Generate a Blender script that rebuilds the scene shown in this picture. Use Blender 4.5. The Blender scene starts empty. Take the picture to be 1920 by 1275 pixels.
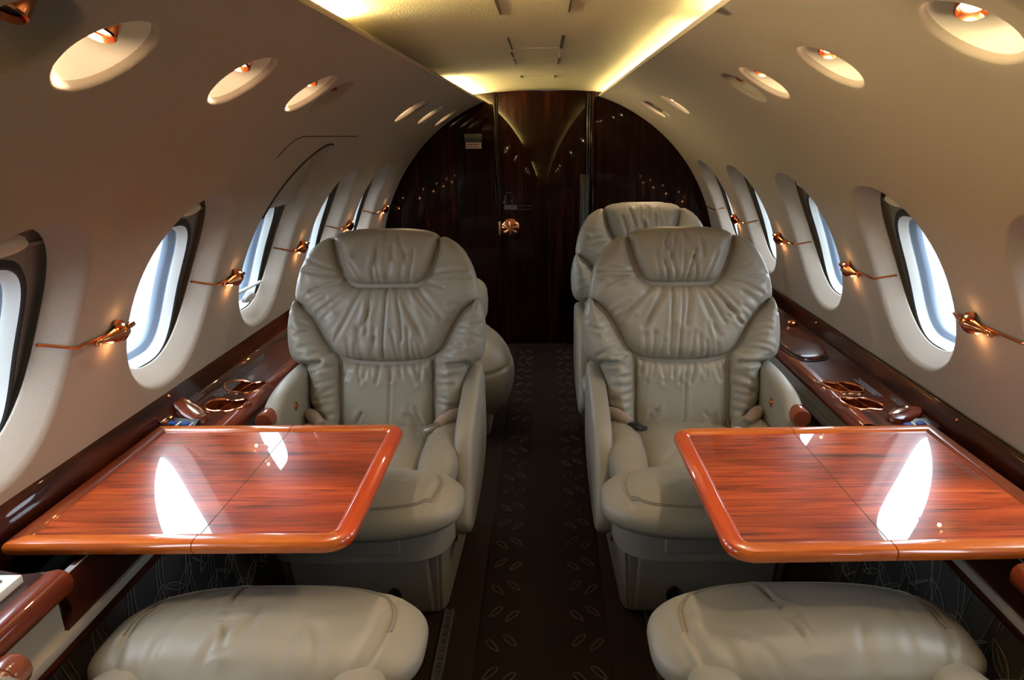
import bpy, bmesh, math, random
import numpy as np
from mathutils import Vector, Matrix
from mathutils.geometry import delaunay_2d_cdt

R = math.radians
S = bpy.context.scene
COL = S.collection
H = 1.12                      # eye height above the cabin floor

# ------------------------------------------------------------------ camera, world, exposure
cam_d = bpy.data.cameras.new('camera'); cam = bpy.data.objects.new('camera', cam_d); COL.objects.link(cam)
cam_d.lens = 24.0; cam_d.sensor_width = 36.0; cam_d.shift_x = -(1024 - 960) / 1920.0
cam_d.clip_start = 0.02; cam_d.clip_end = 200
pitch = math.atan((637.5 - 255) / 1280.0)
cam.matrix_world = Matrix.Translation((0, 0, H)) @ Matrix.Rotation(R(90) - pitch, 4, 'X') @ Matrix.Rotation(R(-0.4), 4, 'Z')
S.camera = cam
S.view_settings.view_transform = 'Standard'; S.view_settings.look = 'None'
S.view_settings.gamma = 1.0; S.view_settings.use_curve_mapping = False
S.view_settings.exposure = 0.12
S.cycles.use_denoising = True
S.cycles.max_bounces = 8; S.cycles.diffuse_bounces = 5; S.cycles.glossy_bounces = 4
S.cycles.transparent_max_bounces = 8; S.cycles.sample_clamp_indirect = 4.0
S.cycles.caustics_reflective = False; S.cycles.caustics_refractive = False
W_STR = 13.0
world = bpy.data.worlds.new('world'); S.world = world; world.use_nodes = True
wn = world.node_tree.nodes; wl = world.node_tree.links
bg = wn['Background']; bg.inputs['Color'].default_value = (0.77, 0.88, 1.0, 1); bg.inputs['Strength'].default_value = W_STR
COVE = 170.0; SPOT = 4.5; DAY = 1.0; ACC = 0.05

# wall cylinder (relative to the eye) and helpers
WCX, WCZ, WR = .015, -.665, .895
Y0, Y1 = -1.3, 3.68

# ------------------------------------------------------------------ materials
MATS = {}
def mat(name, color, rough=.5, metal=0.0, coat=0.0, bump=0.0, bscale=200., emit=None, estr=0.0, var=0.0, spec=0.5, coat_rough=.03):
    if name in MATS: return MATS[name]
    m = bpy.data.materials.new(name); m.use_nodes = True; nt = m.node_tree; p = nt.nodes['Principled BSDF']
    p.inputs['Base Color'].default_value = (*color, 1); p.inputs['Roughness'].default_value = rough
    p.inputs['Metallic'].default_value = metal; p.inputs['Coat Weight'].default_value = coat
    p.inputs['Coat Roughness'].default_value = coat_rough; p.inputs['Specular IOR Level'].default_value = spec
    if emit: p.inputs['Emission Color'].default_value = (*emit, 1); p.inputs['Emission Strength'].default_value = estr
    if bump or var:
        tc = nt.nodes.new('ShaderNodeTexCoord'); n = nt.nodes.new('ShaderNodeTexNoise')
        n.inputs['Scale'].default_value = bscale; n.inputs['Detail'].default_value = 3
        nt.links.new(tc.outputs['Object'], n.inputs['Vector'])
        if bump:
            b = nt.nodes.new('ShaderNodeBump'); b.inputs['Strength'].default_value = bump; b.inputs['Distance'].default_value = .002
            nt.links.new(n.outputs['Fac'], b.inputs['Height']); nt.links.new(b.outputs['Normal'], p.inputs['Normal'])
        if var:
            r = nt.nodes.new('ShaderNodeMixRGB'); r.inputs[1].default_value = (*[c * (1 - var) for c in color], 1)
            r.inputs[2].default_value = (*[min(1, c * (1 + var)) for c in color], 1)
            nt.links.new(n.outputs['Fac'], r.inputs[0]); nt.links.new(r.outputs[0], p.inputs['Base Color'])
    MATS[name] = m; return m

def wood(name, c0, c1, c2, scale, dist=1.5, rough=.25, coat=1.0, pos=(.3, .5, .72), sc2=None, cr=.02, spec=.5):
    if name in MATS: return MATS[name]
    m = bpy.data.materials.new(name); m.use_nodes = True; nt = m.node_tree; p = nt.nodes['Principled BSDF']
    tc = nt.nodes.new('ShaderNodeTexCoord'); mp = nt.nodes.new('ShaderNodeMapping'); mp.inputs['Scale'].default_value = scale
    n = nt.nodes.new('ShaderNodeTexNoise'); n.inputs['Scale'].default_value = 1.0; n.inputs['Detail'].default_value = 6
    n.inputs['Roughness'].default_value = .62; n.inputs['Distortion'].default_value = dist
    cr_ = nt.nodes.new('ShaderNodeValToRGB'); e = cr_.color_ramp.elements
    e[0].position = pos[0]; e[0].color = (*c0, 1); e[1].position = pos[2]; e[1].color = (*c2, 1)
    k = e.new(pos[1]); k.color = (*c1, 1)
    nt.links.new(tc.outputs['Object'], mp.inputs['Vector']); nt.links.new(mp.outputs[0], n.inputs['Vector'])
    nt.links.new(n.outputs['Fac'], cr_.inputs['Fac'])
    out = cr_.outputs['Color']
    if sc2:      # broad figure over the fine grain
        mp2 = nt.nodes.new('ShaderNodeMapping'); mp2.inputs['Scale'].default_value = sc2
        n2 = nt.nodes.new('ShaderNodeTexNoise'); n2.inputs['Scale'].default_value = 1.0; n2.inputs['Detail'].default_value = 3; n2.inputs['Distortion'].default_value = .6
        r2 = nt.nodes.new('ShaderNodeMapRange'); r2.inputs[1].default_value = .35; r2.inputs[2].default_value = .65; r2.inputs[3].default_value = .55; r2.inputs[4].default_value = 1.25
        mx = nt.nodes.new('ShaderNodeVectorMath'); mx.operation = 'SCALE'
        nt.links.new(tc.outputs['Object'], mp2.inputs['Vector']); nt.links.new(mp2.outputs[0], n2.inputs['Vector'])
        nt.links.new(n2.outputs['Fac'], r2.inputs[0]); nt.links.new(out, mx.inputs[0]); nt.links.new(r2.outputs[0], mx.inputs['Scale'])
        out = mx.outputs[0]
    nt.links.new(out, p.inputs['Base Color'])
    p.inputs['Roughness'].default_value = rough; p.inputs['Coat Weight'].default_value = coat; p.inputs['Coat Roughness'].default_value = cr; p.inputs['Specular IOR Level'].default_value = spec
    MATS[name] = m; return m

M_wall = mat('wall_fabric', (.42, .36, .295), .95, bump=.35, bscale=420, spec=.15)
M_ceil = mat('headliner', (.82, .71, .42), .95, bump=.5, bscale=260, spec=.1)
M_leather = mat('leather', (.292, .274, .222), .42, bump=.12, bscale=600, var=.06)
M_plastic = mat('beige_plastic', (.27, .245, .20), .5, bump=.05, bscale=500)
M_plastic2 = mat('beige_side_panel', (.36, .32, .265), .55)
M_table = wood('table_veneer', (.11, .012, .003), (.44, .055, .009), (.62, .12, .019), (3.2, 62, 6), 1.6, rough=.3, pos=(.34, .49, .70), sc2=(2.2, 9, 2))
M_trim = wood('table_edge', (.42, .075, .008), (.60, .13, .014), (.72, .20, .028), (6, 60, 30), .6, rough=.25)
M_trimy = wood('table_edge_fore', (.50, .055, .007), (.60, .072, .009), (.68, .10, .013), (50, 4, 30), .5, rough=.25)
M_dark = wood('mahogany', (.004, .0012, .001), (.012, .0030, .002), (.060, .012, .005), (46, 6, 2.0), 1.0, rough=.35, coat=.22, cr=.03, spec=.02, pos=(.36, .56, .80), sc2=(5, 2, 1.0))
M_darky = wood('ledge_mahogany', (.012, .0035, .002), (.045, .009, .004), (.13, .027, .009), (34, 3.0, 20), 1.0, rough=.35, coat=.45, spec=.12, pos=(.3, .5, .75), sc2=(6, 1.4, 4))
M_red = wood('red_wood_lit_nose', (.06, .009, .004), (.15, .024, .008), (.30, .058, .015), (34, 3.0, 20), 1.0, rough=.3, coat=.5, spec=.2, pos=(.3, .5, .75))
M_cop = mat('copper', (.86, .34, .16), .17, metal=1.0)
M_brass = mat('brass', (.70, .50, .25), .3, metal=1.0)
M_steel = mat('steel', (.55, .55, .55), .3, metal=1.0)
M_carpet = mat('carpet', (.022, .015, .012), .98, bump=1.0, bscale=900, var=.35, spec=.1)
M_runner = mat('runner_carpet', (.014, .0095, .008), .98, bump=1.0, bscale=900, var=.35, spec=.1)
M_motif = mat('motif_thread', (.055, .043, .034), .95, spec=.1)
M_black = mat('black_plastic', (.012, .012, .012), .4)
M_rubber = mat('rubber', (.015, .016, .016), .7)
M_white = mat('white_plastic', (.75, .77, .76), .4)
M_cream = mat('cream_plastic', (.62, .58, .46), .45)
M_cup = mat('lamp_cup', (.78, .74, .66), .5)
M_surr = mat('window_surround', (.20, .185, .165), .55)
M_ring = mat('window_ring', (.70, .74, .72), .45)
M_ringb = mat('window_inner_ring', (.12, .155, .20), .4)
M_seam = mat('dark_seam', (.08, .055, .03), .9)
M_stitch = mat('leather_piping', (.24, .22, .18), .5)
M_fab = mat('panel_fabric', (.055, .052, .05), .95, bump=.8, bscale=700, spec=.1)
M_fab2 = mat('panel_thread', (.24, .225, .20), .95, spec=.1)
M_blue = mat('blue_button', (.02, .08, .35), .3)
M_tube = mat('cove_tube', (1, 1, 1), .5, emit=(1.0, .80, .40), estr=COVE)
M_lens = mat('lamp_lens', (1, 1, 1), .5, emit=(1.0, .66, .36), estr=9.0)
M_bulb = mat('accent_bulb', (1, 1, 1), .5, emit=(1.0, .50, .18), estr=9.0)
M_text = mat('placard_print', (.13, .115, .11), .7)
M_apron = mat('wet_apron', (.068, .070, .073), .8, var=.08, bscale=1.3, spec=.2)
M_belt = mat('belt_webbing', (.32, .26, .22), .7, bump=.3, bscale=900)
M_curt = mat('curtain_cloth', (.05, .05, .042), .95, bump=.6, bscale=300)
M_lining = mat('outer_lining', (.25, .25, .25), .9)
def glass():
    m = bpy.data.materials.new('window_glass'); m.use_nodes = True; nt = m.node_tree
    for n in list(nt.nodes): nt.nodes.remove(n)
    o = nt.nodes.new('ShaderNodeOutputMaterial'); mx = nt.nodes.new('ShaderNodeMixShader')
    t = nt.nodes.new('ShaderNodeBsdfTransparent'); g = nt.nodes.new('ShaderNodeBsdfGlossy'); g.inputs['Roughness'].default_value = .02
    t.inputs['Color'].default_value = (.96, .98, .99, 1); mx.inputs[0].default_value = .05
    nt.links.new(t.outputs[0], mx.inputs[1]); nt.links.new(g.outputs[0], mx.inputs[2]); nt.links.new(mx.outputs[0], o.inputs[0]); return m
M_glass = glass()

# ------------------------------------------------------------------ object helpers
def link(name, me, m=None, parent=None, smooth=True, mats=None):
    o = bpy.data.objects.new(name, me); COL.objects.link(o)
    if mats:
        for k in mats: me.materials.append(k)
    elif m: me.materials.append(m)
    if smooth:
        me.polygons.foreach_set('use_smooth', [True] * len(me.polygons))
    if parent: o.parent = parent
    return o
def mesh(name, verts, faces, m=None, parent=None, smooth=True, mats=None, mi=None, angle=None):
    me = bpy.data.meshes.new(name); me.from_pydata([tuple(map(float, v)) for v in verts], [], [tuple(map(int, f)) for f in faces]); me.update()
    o = link(name, me, m, parent, smooth, mats)
    if mi is not None: me.polygons.foreach_set('material_index', mi)
    if angle: sharpen(o, angle)
    return o
def sharpen(o, deg):
    bm = bmesh.new(); bm.from_mesh(o.data); a = R(deg)
    for e in bm.edges:
        if len(e.link_faces) == 2 and e.calc_face_angle(0) > a: e.smooth = False
    bm.to_mesh(o.data); bm.free()
def bmo(name, bm, m=None, parent=None, smooth=True, mats=None, angle=40):
    me = bpy.data.meshes.new(name)
    bmesh.ops.recalc_face_normals(bm, faces=bm.faces)
    bm.to_mesh(me); bm.free(); o = link(name, me, m, parent, smooth, mats)
    if angle and smooth: sharpen(o, angle)
    return o
def tag(o, label=None, cat=None, group=None, kind=None):
    if label: o['label'] = label
    if cat: o['category'] = cat
    if group: o['group'] = group
    if kind: o['kind'] = kind
    return o
def empty(name, loc=(0, 0, 0), rz=0.0, parent=None):
    o = bpy.data.objects.new(name, None); COL.objects.link(o); o.location = loc; o.rotation_euler = (0, 0, rz)
    o.empty_display_size = .05
    if parent: o.parent = parent
    return o
def w3(x, y, z): return Vector((x, y, z + H))

def box(bm, x0, x1, y0, y1, z0, z1, bev=0.0, seg=2, mi=0):
    b2 = bmesh.new(); bmesh.ops.create_cube(b2, size=1.0)
    for v in b2.verts: v.co = Vector(((x0 + x1) / 2 + v.co.x * (x1 - x0), (y0 + y1) / 2 + v.co.y * (y1 - y0), (z0 + z1) / 2 + v.co.z * (z1 - z0)))
    if bev: bmesh.ops.bevel(b2, geom=list(b2.edges), offset=bev, segments=seg, profile=.5, affect='EDGES')
    for f in b2.faces: f.material_index = mi
    merge(bm, b2)
def merge(bm, b2, M=None):
    if M is not None: b2.transform(M)
    mp = {v: bm.verts.new(v.co) for v in b2.verts}
    for f in b2.faces:
        try: g = bm.faces.new([mp[v] for v in f.verts]); g.material_index = f.material_index
        except ValueError: pass
    b2.free()
def tube(bm, pts, r, seg=8, closed=False, cap=True, mi=0, rs=None):
    pts = [Vector(p) for p in pts]; n = len(pts); rings = []; up = Vector((0, 0, 1)); prev = None
    for i, p in enumerate(pts):
        if closed: d = (pts[(i + 1) % n] - pts[i - 1])
        else: d = pts[min(i + 1, n - 1)] - pts[max(i - 1, 0)]
        d.normalize()
        if prev is None: a = up if abs(d.dot(up)) < .9 else Vector((1, 0, 0)); a = (a - d * a.dot(d)).normalized()
        else: a = (prev - d * prev.dot(d)).normalized()
        prev = a; b = d.cross(a); rr = rs[i] if rs else r
        rings.append([bm.verts.new(p + (a * math.cos(2 * math.pi * k / seg) + b * math.sin(2 * math.pi * k / seg)) * rr) for k in range(seg)])
    for i in range(n if closed else n - 1):
        A, B = rings[i], rings[(i + 1) % n]
        for k in range(seg):
            f = bm.faces.new((A[k], A[(k + 1) % seg], B[(k + 1) % seg], B[k])); f.material_index = mi
    if cap and not closed:
        for rg in (rings[0][::-1], rings[-1]): f = bm.faces.new(rg); f.material_index = mi
def lathe(bm, prof, M=Matrix(), seg=32, mi=0, close_end=True):
    rings = []
    for r, z in prof:
        rings.append([bm.verts.new(M @ Vector((r * math.cos(2 * math.pi * k / seg), r * math.sin(2 * math.pi * k / seg), z))) for k in range(seg)])
    for A, B in zip(rings, rings[1:]):
        for k in range(seg):
            f = bm.faces.new((A[k], A[(k + 1) % seg], B[(k + 1) % seg], B[k])); f.material_index = mi
    if close_end:
        f = bm.faces.new(rings[-1]); f.material_index = mi
def prism(bm, prof, axis, a, b, mi=0):
    """closed profile extruded along an axis; prof = list of 2-tuples on the other two axes"""
    def P(u, v, t): return {'x': (t, u, v), 'y': (u, t, v), 'z': (u, v, t)}[axis]
    A = [bm.verts.new(P(u, v, a)) for u, v in prof]; B = [bm.verts.new(P(u, v, b)) for u, v in prof]; n = len(prof)
    for k in range(n):
        f = bm.faces.new((A[k], A[(k + 1) % n], B[(k + 1) % n], B[k])); f.material_index = mi
    for r_ in (A[::-1], B): f = bm.faces.new(r_); f.material_index = mi
def superell(cx, cy, a, b, n, N=64):
    out = []
    for k in range(N):
        t = 2 * math.pi * k / N; c, s = math.cos(t), math.sin(t)
        out.append((cx + a * math.copysign(abs(c) ** (2 / n), c), cy + b * math.copysign(abs(s) ** (2 / n), s)))
    return out
def catmull(pts, per=8):
    n = len(pts); P = [np.array(p, float) for p in pts]; out = []
    for i in range(n):
        p0, p1, p2, p3 = P[i - 1], P[i], P[(i + 1) % n], P[(i + 2) % n]
        for k in range(per):
            t = k / per
            out.append(.5 * ((2 * p1) + (-p0 + p2) * t + (2 * p0 - 5 * p1 + 4 * p2 - p3) * t * t + (-p0 + 3 * p1 - 3 * p2 + p3) * t ** 3))
    return np.array(out)
def resample(poly, step):
    P = np.vstack([poly, poly[:1]]); d = np.r_[0, np.cumsum(np.hypot(*np.diff(P, axis=0).T))]
    n = max(8, int(d[-1] / step)); t = np.linspace(0, d[-1], n, endpoint=False)
    return np.c_[np.interp(t, d, P[:, 0]), np.interp(t, d, P[:, 1])]
def inside(poly, pts):
    x, y = pts[:, 0], pts[:, 1]; r = np.zeros(len(pts), bool); n = len(poly)
    for i in range(n):
        x1, y1 = poly[i]; x2, y2 = poly[(i + 1) % n]
        c = ((y1 > y) != (y2 > y)); 
        with np.errstate(divide='ignore', invalid='ignore'):
            r ^= c & (x < (x2 - x1) * (y - y1) / (y2 - y1 + 1e-15) + x1)
    return r
def pdist(poly, pts, closed=True):
    poly = np.asarray(poly, float)
    A = poly if closed else poly[:-1]; B = np.roll(poly, -1, 0) if closed else poly[1:]
    best = np.full(len(pts), 1e9)
    for a, b in zip(A, B):
        d = b - a; L = d.dot(d) + 1e-18; t = np.clip(((pts - a) @ d) / L, 0, 1)
        q = pts - (a + t[:, None] * d); best = np.minimum(best, np.hypot(q[:, 0], q[:, 1]))
    return best
def cdt(outer, holes, step, inner_clear=.45):
    """triangulated sheet: outer polygon with holes, regular points inside. returns pts (n,2), tris"""
    loops = [np.asarray(outer, float)] + [np.asarray(h, float) for h in holes]
    lo, hi = loops[0].min(0), loops[0].max(0)
    gx, gy = np.meshgrid(np.arange(lo[0] + step / 2, hi[0], step), np.arange(lo[1] + step / 2, hi[1], step))
    gx[::2] += step * .25; gx[1::2] -= step * .25
    g = np.c_[gx.ravel(), gy.ravel()]
    keep = inside(loops[0], g) & (pdist(loops[0], g) > step * inner_clear)
    g = g[keep]
    for h in loops[1:]:
        k = ~inside(h, g); g = g[k]; g = g[pdist(h, g) > step * inner_clear]
    V = []; Eg = []
    for l in loops:
        b = len(V); V += [tuple(p) for p in l]; n = len(l); Eg += [(b + i, b + (i + 1) % n) for i in range(n)]
    V += [tuple(p) for p in g]
    vo, eo, fo, *_ = delaunay_2d_cdt([Vector(v) for v in V], Eg, [], 0, 1e-7)
    P = np.array([(v.x, v.y) for v in vo]); F = np.array([f for f in fo if len(f) == 3])
    c = P[F].mean(1); k = inside(loops[0], c)
    for h in loops[1:]: k &= ~inside(h, c)
    F = F[k]
    a = P[F]; ar = (a[:, 1, 0] - a[:, 0, 0]) * (a[:, 2, 1] - a[:, 0, 1]) - (a[:, 2, 0] - a[:, 0, 0]) * (a[:, 1, 1] - a[:, 0, 1])
    F = F[np.abs(ar) > 1e-12]
    return P, F

# ------------------------------------------------------------------ cabin shell
WIN_L = [-.15, .395, .955, 1.48, 2.005, 2.55, 3.12]
WIN_R = [-.17, .40, .985, 1.565, 2.145, 2.75, 3.29]
LAMP_L = [.665, 1.236, 1.75, 2.265, 2.84, 3.50]
LAMP_R = [.70, 1.30, 1.876, 2.468, 3.064]
A_C = R(23.0)                       # window centre angle on the wall
FW, FH = .187, .240                 # outer flare half sizes
OW, OH = .150, .196                 # opening half sizes
FD = .045                           # recess depth
DL_L = [(-.62, 1), (-.30, 1), (.10, 1), (.665, 0), (.795, 1), (1.140, 1), (1.465, 1), (1.605, 0), (2.51, 1), (2.63, 0), (2.95, 1), (3.07, 0), (3.42, 1)]
DL_R = [(-.62, 1), (-.30, 1), (.10, 1), (.665, 0), (.815, 1), (1.20, 1), (1.55, 1), (1.705, 0), (2.595, 1), (2.99, 0), (3.10, 1)]
A_D = {-1: R(57.1), 1: R(59.5)}
DR = .058

def cyl(side, y, ang, off=0.0):
    r = WR + off
    return Vector((WCX + side * r * math.cos(ang), y, WCZ + r * math.sin(ang) + H))
LIP = {-1: R(68.5), 1: R(73.0)}
def hatch_shape(k, sgn):    # the third left window reaches higher
    return (sgn == -1 and k == 4)
def win_loops(cy, hatch):
    sc = WR * A_C
    fl = superell(cy, sc, FW, FH, 2.3, 72); op = superell(cy, sc, OW, OH, 2.3, 72)
    if hatch:
        def up(p, ext): return [(y, s + (max(0, (s - sc)) / .2) ** 1.5 * ext) for y, s in p]
        fl = up(fl, .10); op = up(op, .12)
    return np.array(fl), np.array(op)
def wall(side):
    wins = WIN_L if side < 0 else WIN_R; dls = DL_L if side < 0 else DL_R
    s0 = WR * R(6.0 if side < 0 else 5.0); s1 = WR * LIP[side]
    out = []
    step = .03
    for a, b in (((Y0, s0), (Y1, s0)), ((Y1, s0), (Y1, s1)), ((Y1, s1), (Y0, s1)), ((Y0, s1), (Y0, s0))):
        n = max(1, int(math.hypot(b[0] - a[0], b[1] - a[1]) / step))
        out += [(a[0] + (b[0] - a[0]) * i / n, a[1] + (b[1] - a[1]) * i / n) for i in range(n)]
    holes = []; flares = []
    for k, cy in enumerate(wins):
        fl, op = win_loops(cy, hatch_shape(k, side)); holes.append(fl); flares.append((fl, op))
    for y, lit in dls:
        holes.append(np.array(superell(y, WR * A_D[side], DR + .006, DR + .006, 2, 40)))
    P, F = cdt(out, holes, step)
    V = [cyl(side, p[0], p[1] / WR) for p in P]; F = [tuple(f) for f in F]
    # flares: rounded shoulder then slope out to the opening
    prof = [(0, 0), (.06, .004), (.16, .02), (.35, .25), (.6, .55), (.86, .86), (.96, .975), (1.0, 1.02), (1.0, 1.06)]
    for fl, op in flares:
        base = None; n = len(fl)
        for j, (t, d) in enumerate(prof):
            b = len(V)
            for q in range(n):
                y = fl[q][0] + (op[q][0] - fl[q][0]) * t; s = fl[q][1] + (op[q][1] - fl[q][1]) * t
                V.append(cyl(side, y, s / WR, d * FD))
            if j:
                for q in range(n): F.append((b - n + q, b - n + (q + 1) % n, b + (q + 1) % n, b + q))
    # rounded shoulders of the lamp recesses
    for y, lit in dls:
        n = 40; b = None
        for j, (rr, dd) in enumerate([(DR + .006, 0), (DR + .003, .0008), (DR, .004), (DR - .001, .010)]):
            b = len(V)
            for (a_, s_) in superell(y, WR * A_D[side], rr, rr, 2, n): V.append(cyl(side, a_, s_ / WR, dd))
            if j:
                for q in range(n): F.append((b - n + q, b - n + (q + 1) % n, b + (q + 1) % n, b + q))
    # rolled upper lip that hides the cove tubes
    n = 120; lipprof = [(0, 0), (.002, .004), (.0025, .009), (0, .013), (-.006, .014), (-.05, .014), (-.10, .014)]
    prev = None
    for j, (ds, off) in enumerate(lipprof):
        b = len(V)
        for q in range(n + 1): V.append(cyl(side, Y0 + (Y1 - Y0) * q / n, LIP[side] + ds / WR, off))
        if j:
            for q in range(n): F.append((b - n - 1 + q, b - n + q, b + q + 1, b + q))
    o = mesh('wall_left' if side < 0 else 'wall_right', V, F, M_wall, smooth=True)
    bm = bmesh.new(); bm.from_mesh(o.data); bmesh.ops.remove_doubles(bm, verts=bm.verts, dist=.0004)
    bmesh.ops.recalc_face_normals(bm, faces=bm.faces)
    # all normals towards the cabin
    bm.to_mesh(o.data); bm.free()
    o.data.polygons.foreach_set('use_smooth', [True] * len(o.data.polygons))
    tag(o, kind='structure')
    return o
walls = {s: wall(s) for s in (-1, 1)}

# outer skin keeps daylight out except at the panes
def skin(side):
    wins = WIN_L if side < 0 else WIN_R; off = .098; r = WR + off
    a0, a1 = R(-62), R(88)
    sc = R(20.3) * r
    out = []; corners = [(Y0 - .1, a0 * r), (Y1 + .1, a0 * r), (Y1 + .1, a1 * r), (Y0 - .1, a1 * r)]
    for a, b in zip(corners, corners[1:] + corners[:1]):
        n = max(1, int(math.hypot(b[0] - a[0], b[1] - a[1]) / .12)); out += [(a[0] + (b[0] - a[0]) * i / n, a[1] + (b[1] - a[1]) * i / n) for i in range(n)]
    holes = [np.array(superell(cy, sc, .110, .156, 3.4, 40)) for cy in wins]
    P, F = cdt(out, holes, .12)
    V = [cyl(side, p[0], p[1] / r, off) for p in P]
    o = mesh('trim_1' if side < 0 else 'trim_2', V, F, M_lining); tag(o, kind='structure')
for s in (-1, 1): skin(s)

def window(side, k, cy, idx):
    e = empty('window_%d' % idx, cyl(side, cy, A_C)); tag(e, kind='structure')
    inv = e.location
    def lp(pts, off, r0=None): return [cyl(side, y, s / WR, off) - inv for y, s in pts]
    sc = WR * A_C; hatch = hatch_shape(k, side)
    N = 72
    fl, op = win_loops(cy, hatch)
    big = [(cy + (y - cy) * 1.14, sc + (s - sc) * 1.09) for y, s in op]
    sa = WR * R(20.3)
    ap = superell(cy, sa, .121, .160, 3.2, N)
    # surround: from just behind the opening lip, wider pocket, then the pocket floor in to the gasket
    def loft(rings, name, m, parent=e, closed_last=False):
        V = []; F = []
        for j, (pts, off) in enumerate(rings):
            b = len(V); V += lp(pts, off)
            if j:
                for q in range(N): F.append((b - N + q, b - N + (q + 1) % N, b + (q + 1) % N, b + q))
        if closed_last: F.append(tuple(range(len(V) - N, len(V))))
        return mesh(name, V, F, m, parent)
    mid = [((a[0] + b[0]) / 2, (a[1] + b[1]) / 2) for a, b in zip(big, ap)]
    nearap = [(a[0] * .15 + b[0] * .85, a[1] * .15 + b[1] * .85) for a, b in zip(big, ap)]
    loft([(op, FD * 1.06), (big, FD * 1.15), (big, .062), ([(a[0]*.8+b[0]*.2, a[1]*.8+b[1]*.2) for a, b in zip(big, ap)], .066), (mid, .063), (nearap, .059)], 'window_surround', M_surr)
    g0 = [(cy + (y - cy) * 1.045, sa + (s - sa) * 1.035) for y, s in ap]
    g1 = [(cy + (y - cy) * .98, sa + (s - sa) * .985) for y, s in ap]
    loft([(nearap, .060), (g0, .055), (ap, .054), (g1, .060)], 'gasket', M_rubber)
    r1 = superell(cy, sa, .117, .156, 3.3, N); r2 = superell(cy, sa, .107, .146, 3.3, N); r3 = superell(cy, sa, .104, .143, 3.3, N)
    loft([(g1, .058), (r1, .060), (r2, .070), (r3, .075)], 'window_frame', M_ring)
    r4 = superell(cy, sa, .093, .133, 3.3, N)
    loft([(r3, .075), (r3, .079), (r4, .085), (r4, .099)], 'inner_ring', M_ringb)
    loft([(r4, .090), ([(cy + (y - cy) * .5, sa + (s - sa) * .5) for y, s in r4], .090)], 'pane', M_glass, closed_last=True)
    # rolled shade with an oval pull
    if not hatch:
        bm = bmesh.new(); pc = sc + .168
        ring = []
        for (sx, st, of) in ((1, 1, .044), (.9, .8, .036), (.6, .5, .032), (.2, .15, .031)):
            ring.append([bm.verts.new(cyl(side, cy + y * sx, (pc + s * st) / WR, of) - inv) for y, s in superell(0, 0, .052, .017, 2, 28)])
        for A, B in zip(ring, ring[1:]):
            for q in range(28): bm.faces.new((A[q], A[(q + 1) % 28], B[(q + 1) % 28], B[q]))
        bm.faces.new(ring[-1])
        bmo('shade_pull', bm, M_cream, e)
        bm = bmesh.new()
        a = [cyl(side, cy + (t - .5) * .22, (pc - .016 - .0 * abs(t - .5)) / WR, .055) - inv for t in np.linspace(0, 1, 12)]
        tube(bm, a, .004, 6); bmo('shade_rail', bm, M_surr, e)
    else:
        # domed hatch cover across the top, shade rail with an oval pull at the bottom
        top = sc + .115
        pts = [(y, max(s, top)) for y, s in [(cy + (y - cy) * .985, sc + (s - sc) * .99) for y, s in op]]
        c = (cy, top + .09); V = []; F = []; n = len(pts)
        rings = [(1, .048), (.97, .034), (.8, .022), (.5, .013), (.1, .010)]
        for j, (sc_, of) in enumerate(rings):
            b = len(V); V += [cyl(side, c[0] + (y - c[0]) * sc_, (c[1] + (s - c[1]) * sc_) / WR, of) - inv for y, s in pts]
            if j:
                for q in range(n): F.append((b - n + q, b - n + (q + 1) % n, b + (q + 1) % n, b + q))
        F.append(tuple(range(len(V) - n, len(V))))
        mesh('hatch_cover', V, F, M_plastic2, e)
        bm = bmesh.new(); k0 = [q for q in range(N) if fl[q][1] > sc + .10 and fl[q][0] < cy + .03]
        tube(bm, [cyl(side, fl[q][0] + (op[q][0] - fl[q][0]) * .12, (fl[q][1] + (op[q][1] - fl[q][1]) * .12) / WR, -.0005) - inv for q in k0], .0035, 6)
        bmo('hatch_gap', bm, M_rubber, e)
        bm = bmesh.new(); pc = sc - .158
        tube(bm, [cyl(side, cy + (t - .5) * .21, (pc + .022) / WR, .046) - inv for t in np.linspace(0, 1, 12)], .005, 8)
        bmo('shade_rail', bm, M_white, e)
        bm = bmesh.new(); ring = []
        for (sx, st, of) in ((1, 1, .044), (.9, .8, .034), (.5, .4, .031)):
            ring.append([bm.verts.new(cyl(side, cy + .01 + y * sx, (pc - .004 + s * st) / WR, of) - inv) for y, s in superell(0, 0, .042, .015, 2, 28)])
        for A, B in zip(ring, ring[1:]):
            for q in range(28): bm.faces.new((A[q], A[(q + 1) % 28], B[(q + 1) % 28], B[q]))
        bm.faces.new(ring[-1]); bmo('shade_pull', bm, M_white, e)
    # portal for the daylight
    return e
wi = 1
for s, L in ((-1, WIN_L), (1, WIN_R)):
    for k, cy in enumerate(L): window(s, k, cy, wi); wi += 1
def portals():
    for s, L in ((-1, WIN_L), (1, WIN_R)):
        for k, cy in enumerate(L):
            ld = bpy.data.lights.new('window_daylight', 'AREA'); ld.shape = 'RECTANGLE'; ld.size = .20; ld.size_y = .29
            ld.cycles.is_portal = True
            o = bpy.data.objects.new('window_daylight', ld); COL.objects.link(o)
            p = cyl(s, cy, R(20.3), .094); q = cyl(s, cy, R(20.3), 0.0); o.location = p
            d = (q - p).normalized()
            o.rotation_euler = d.to_track_quat('-Z', 'Y').to_euler()
portals()

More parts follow.
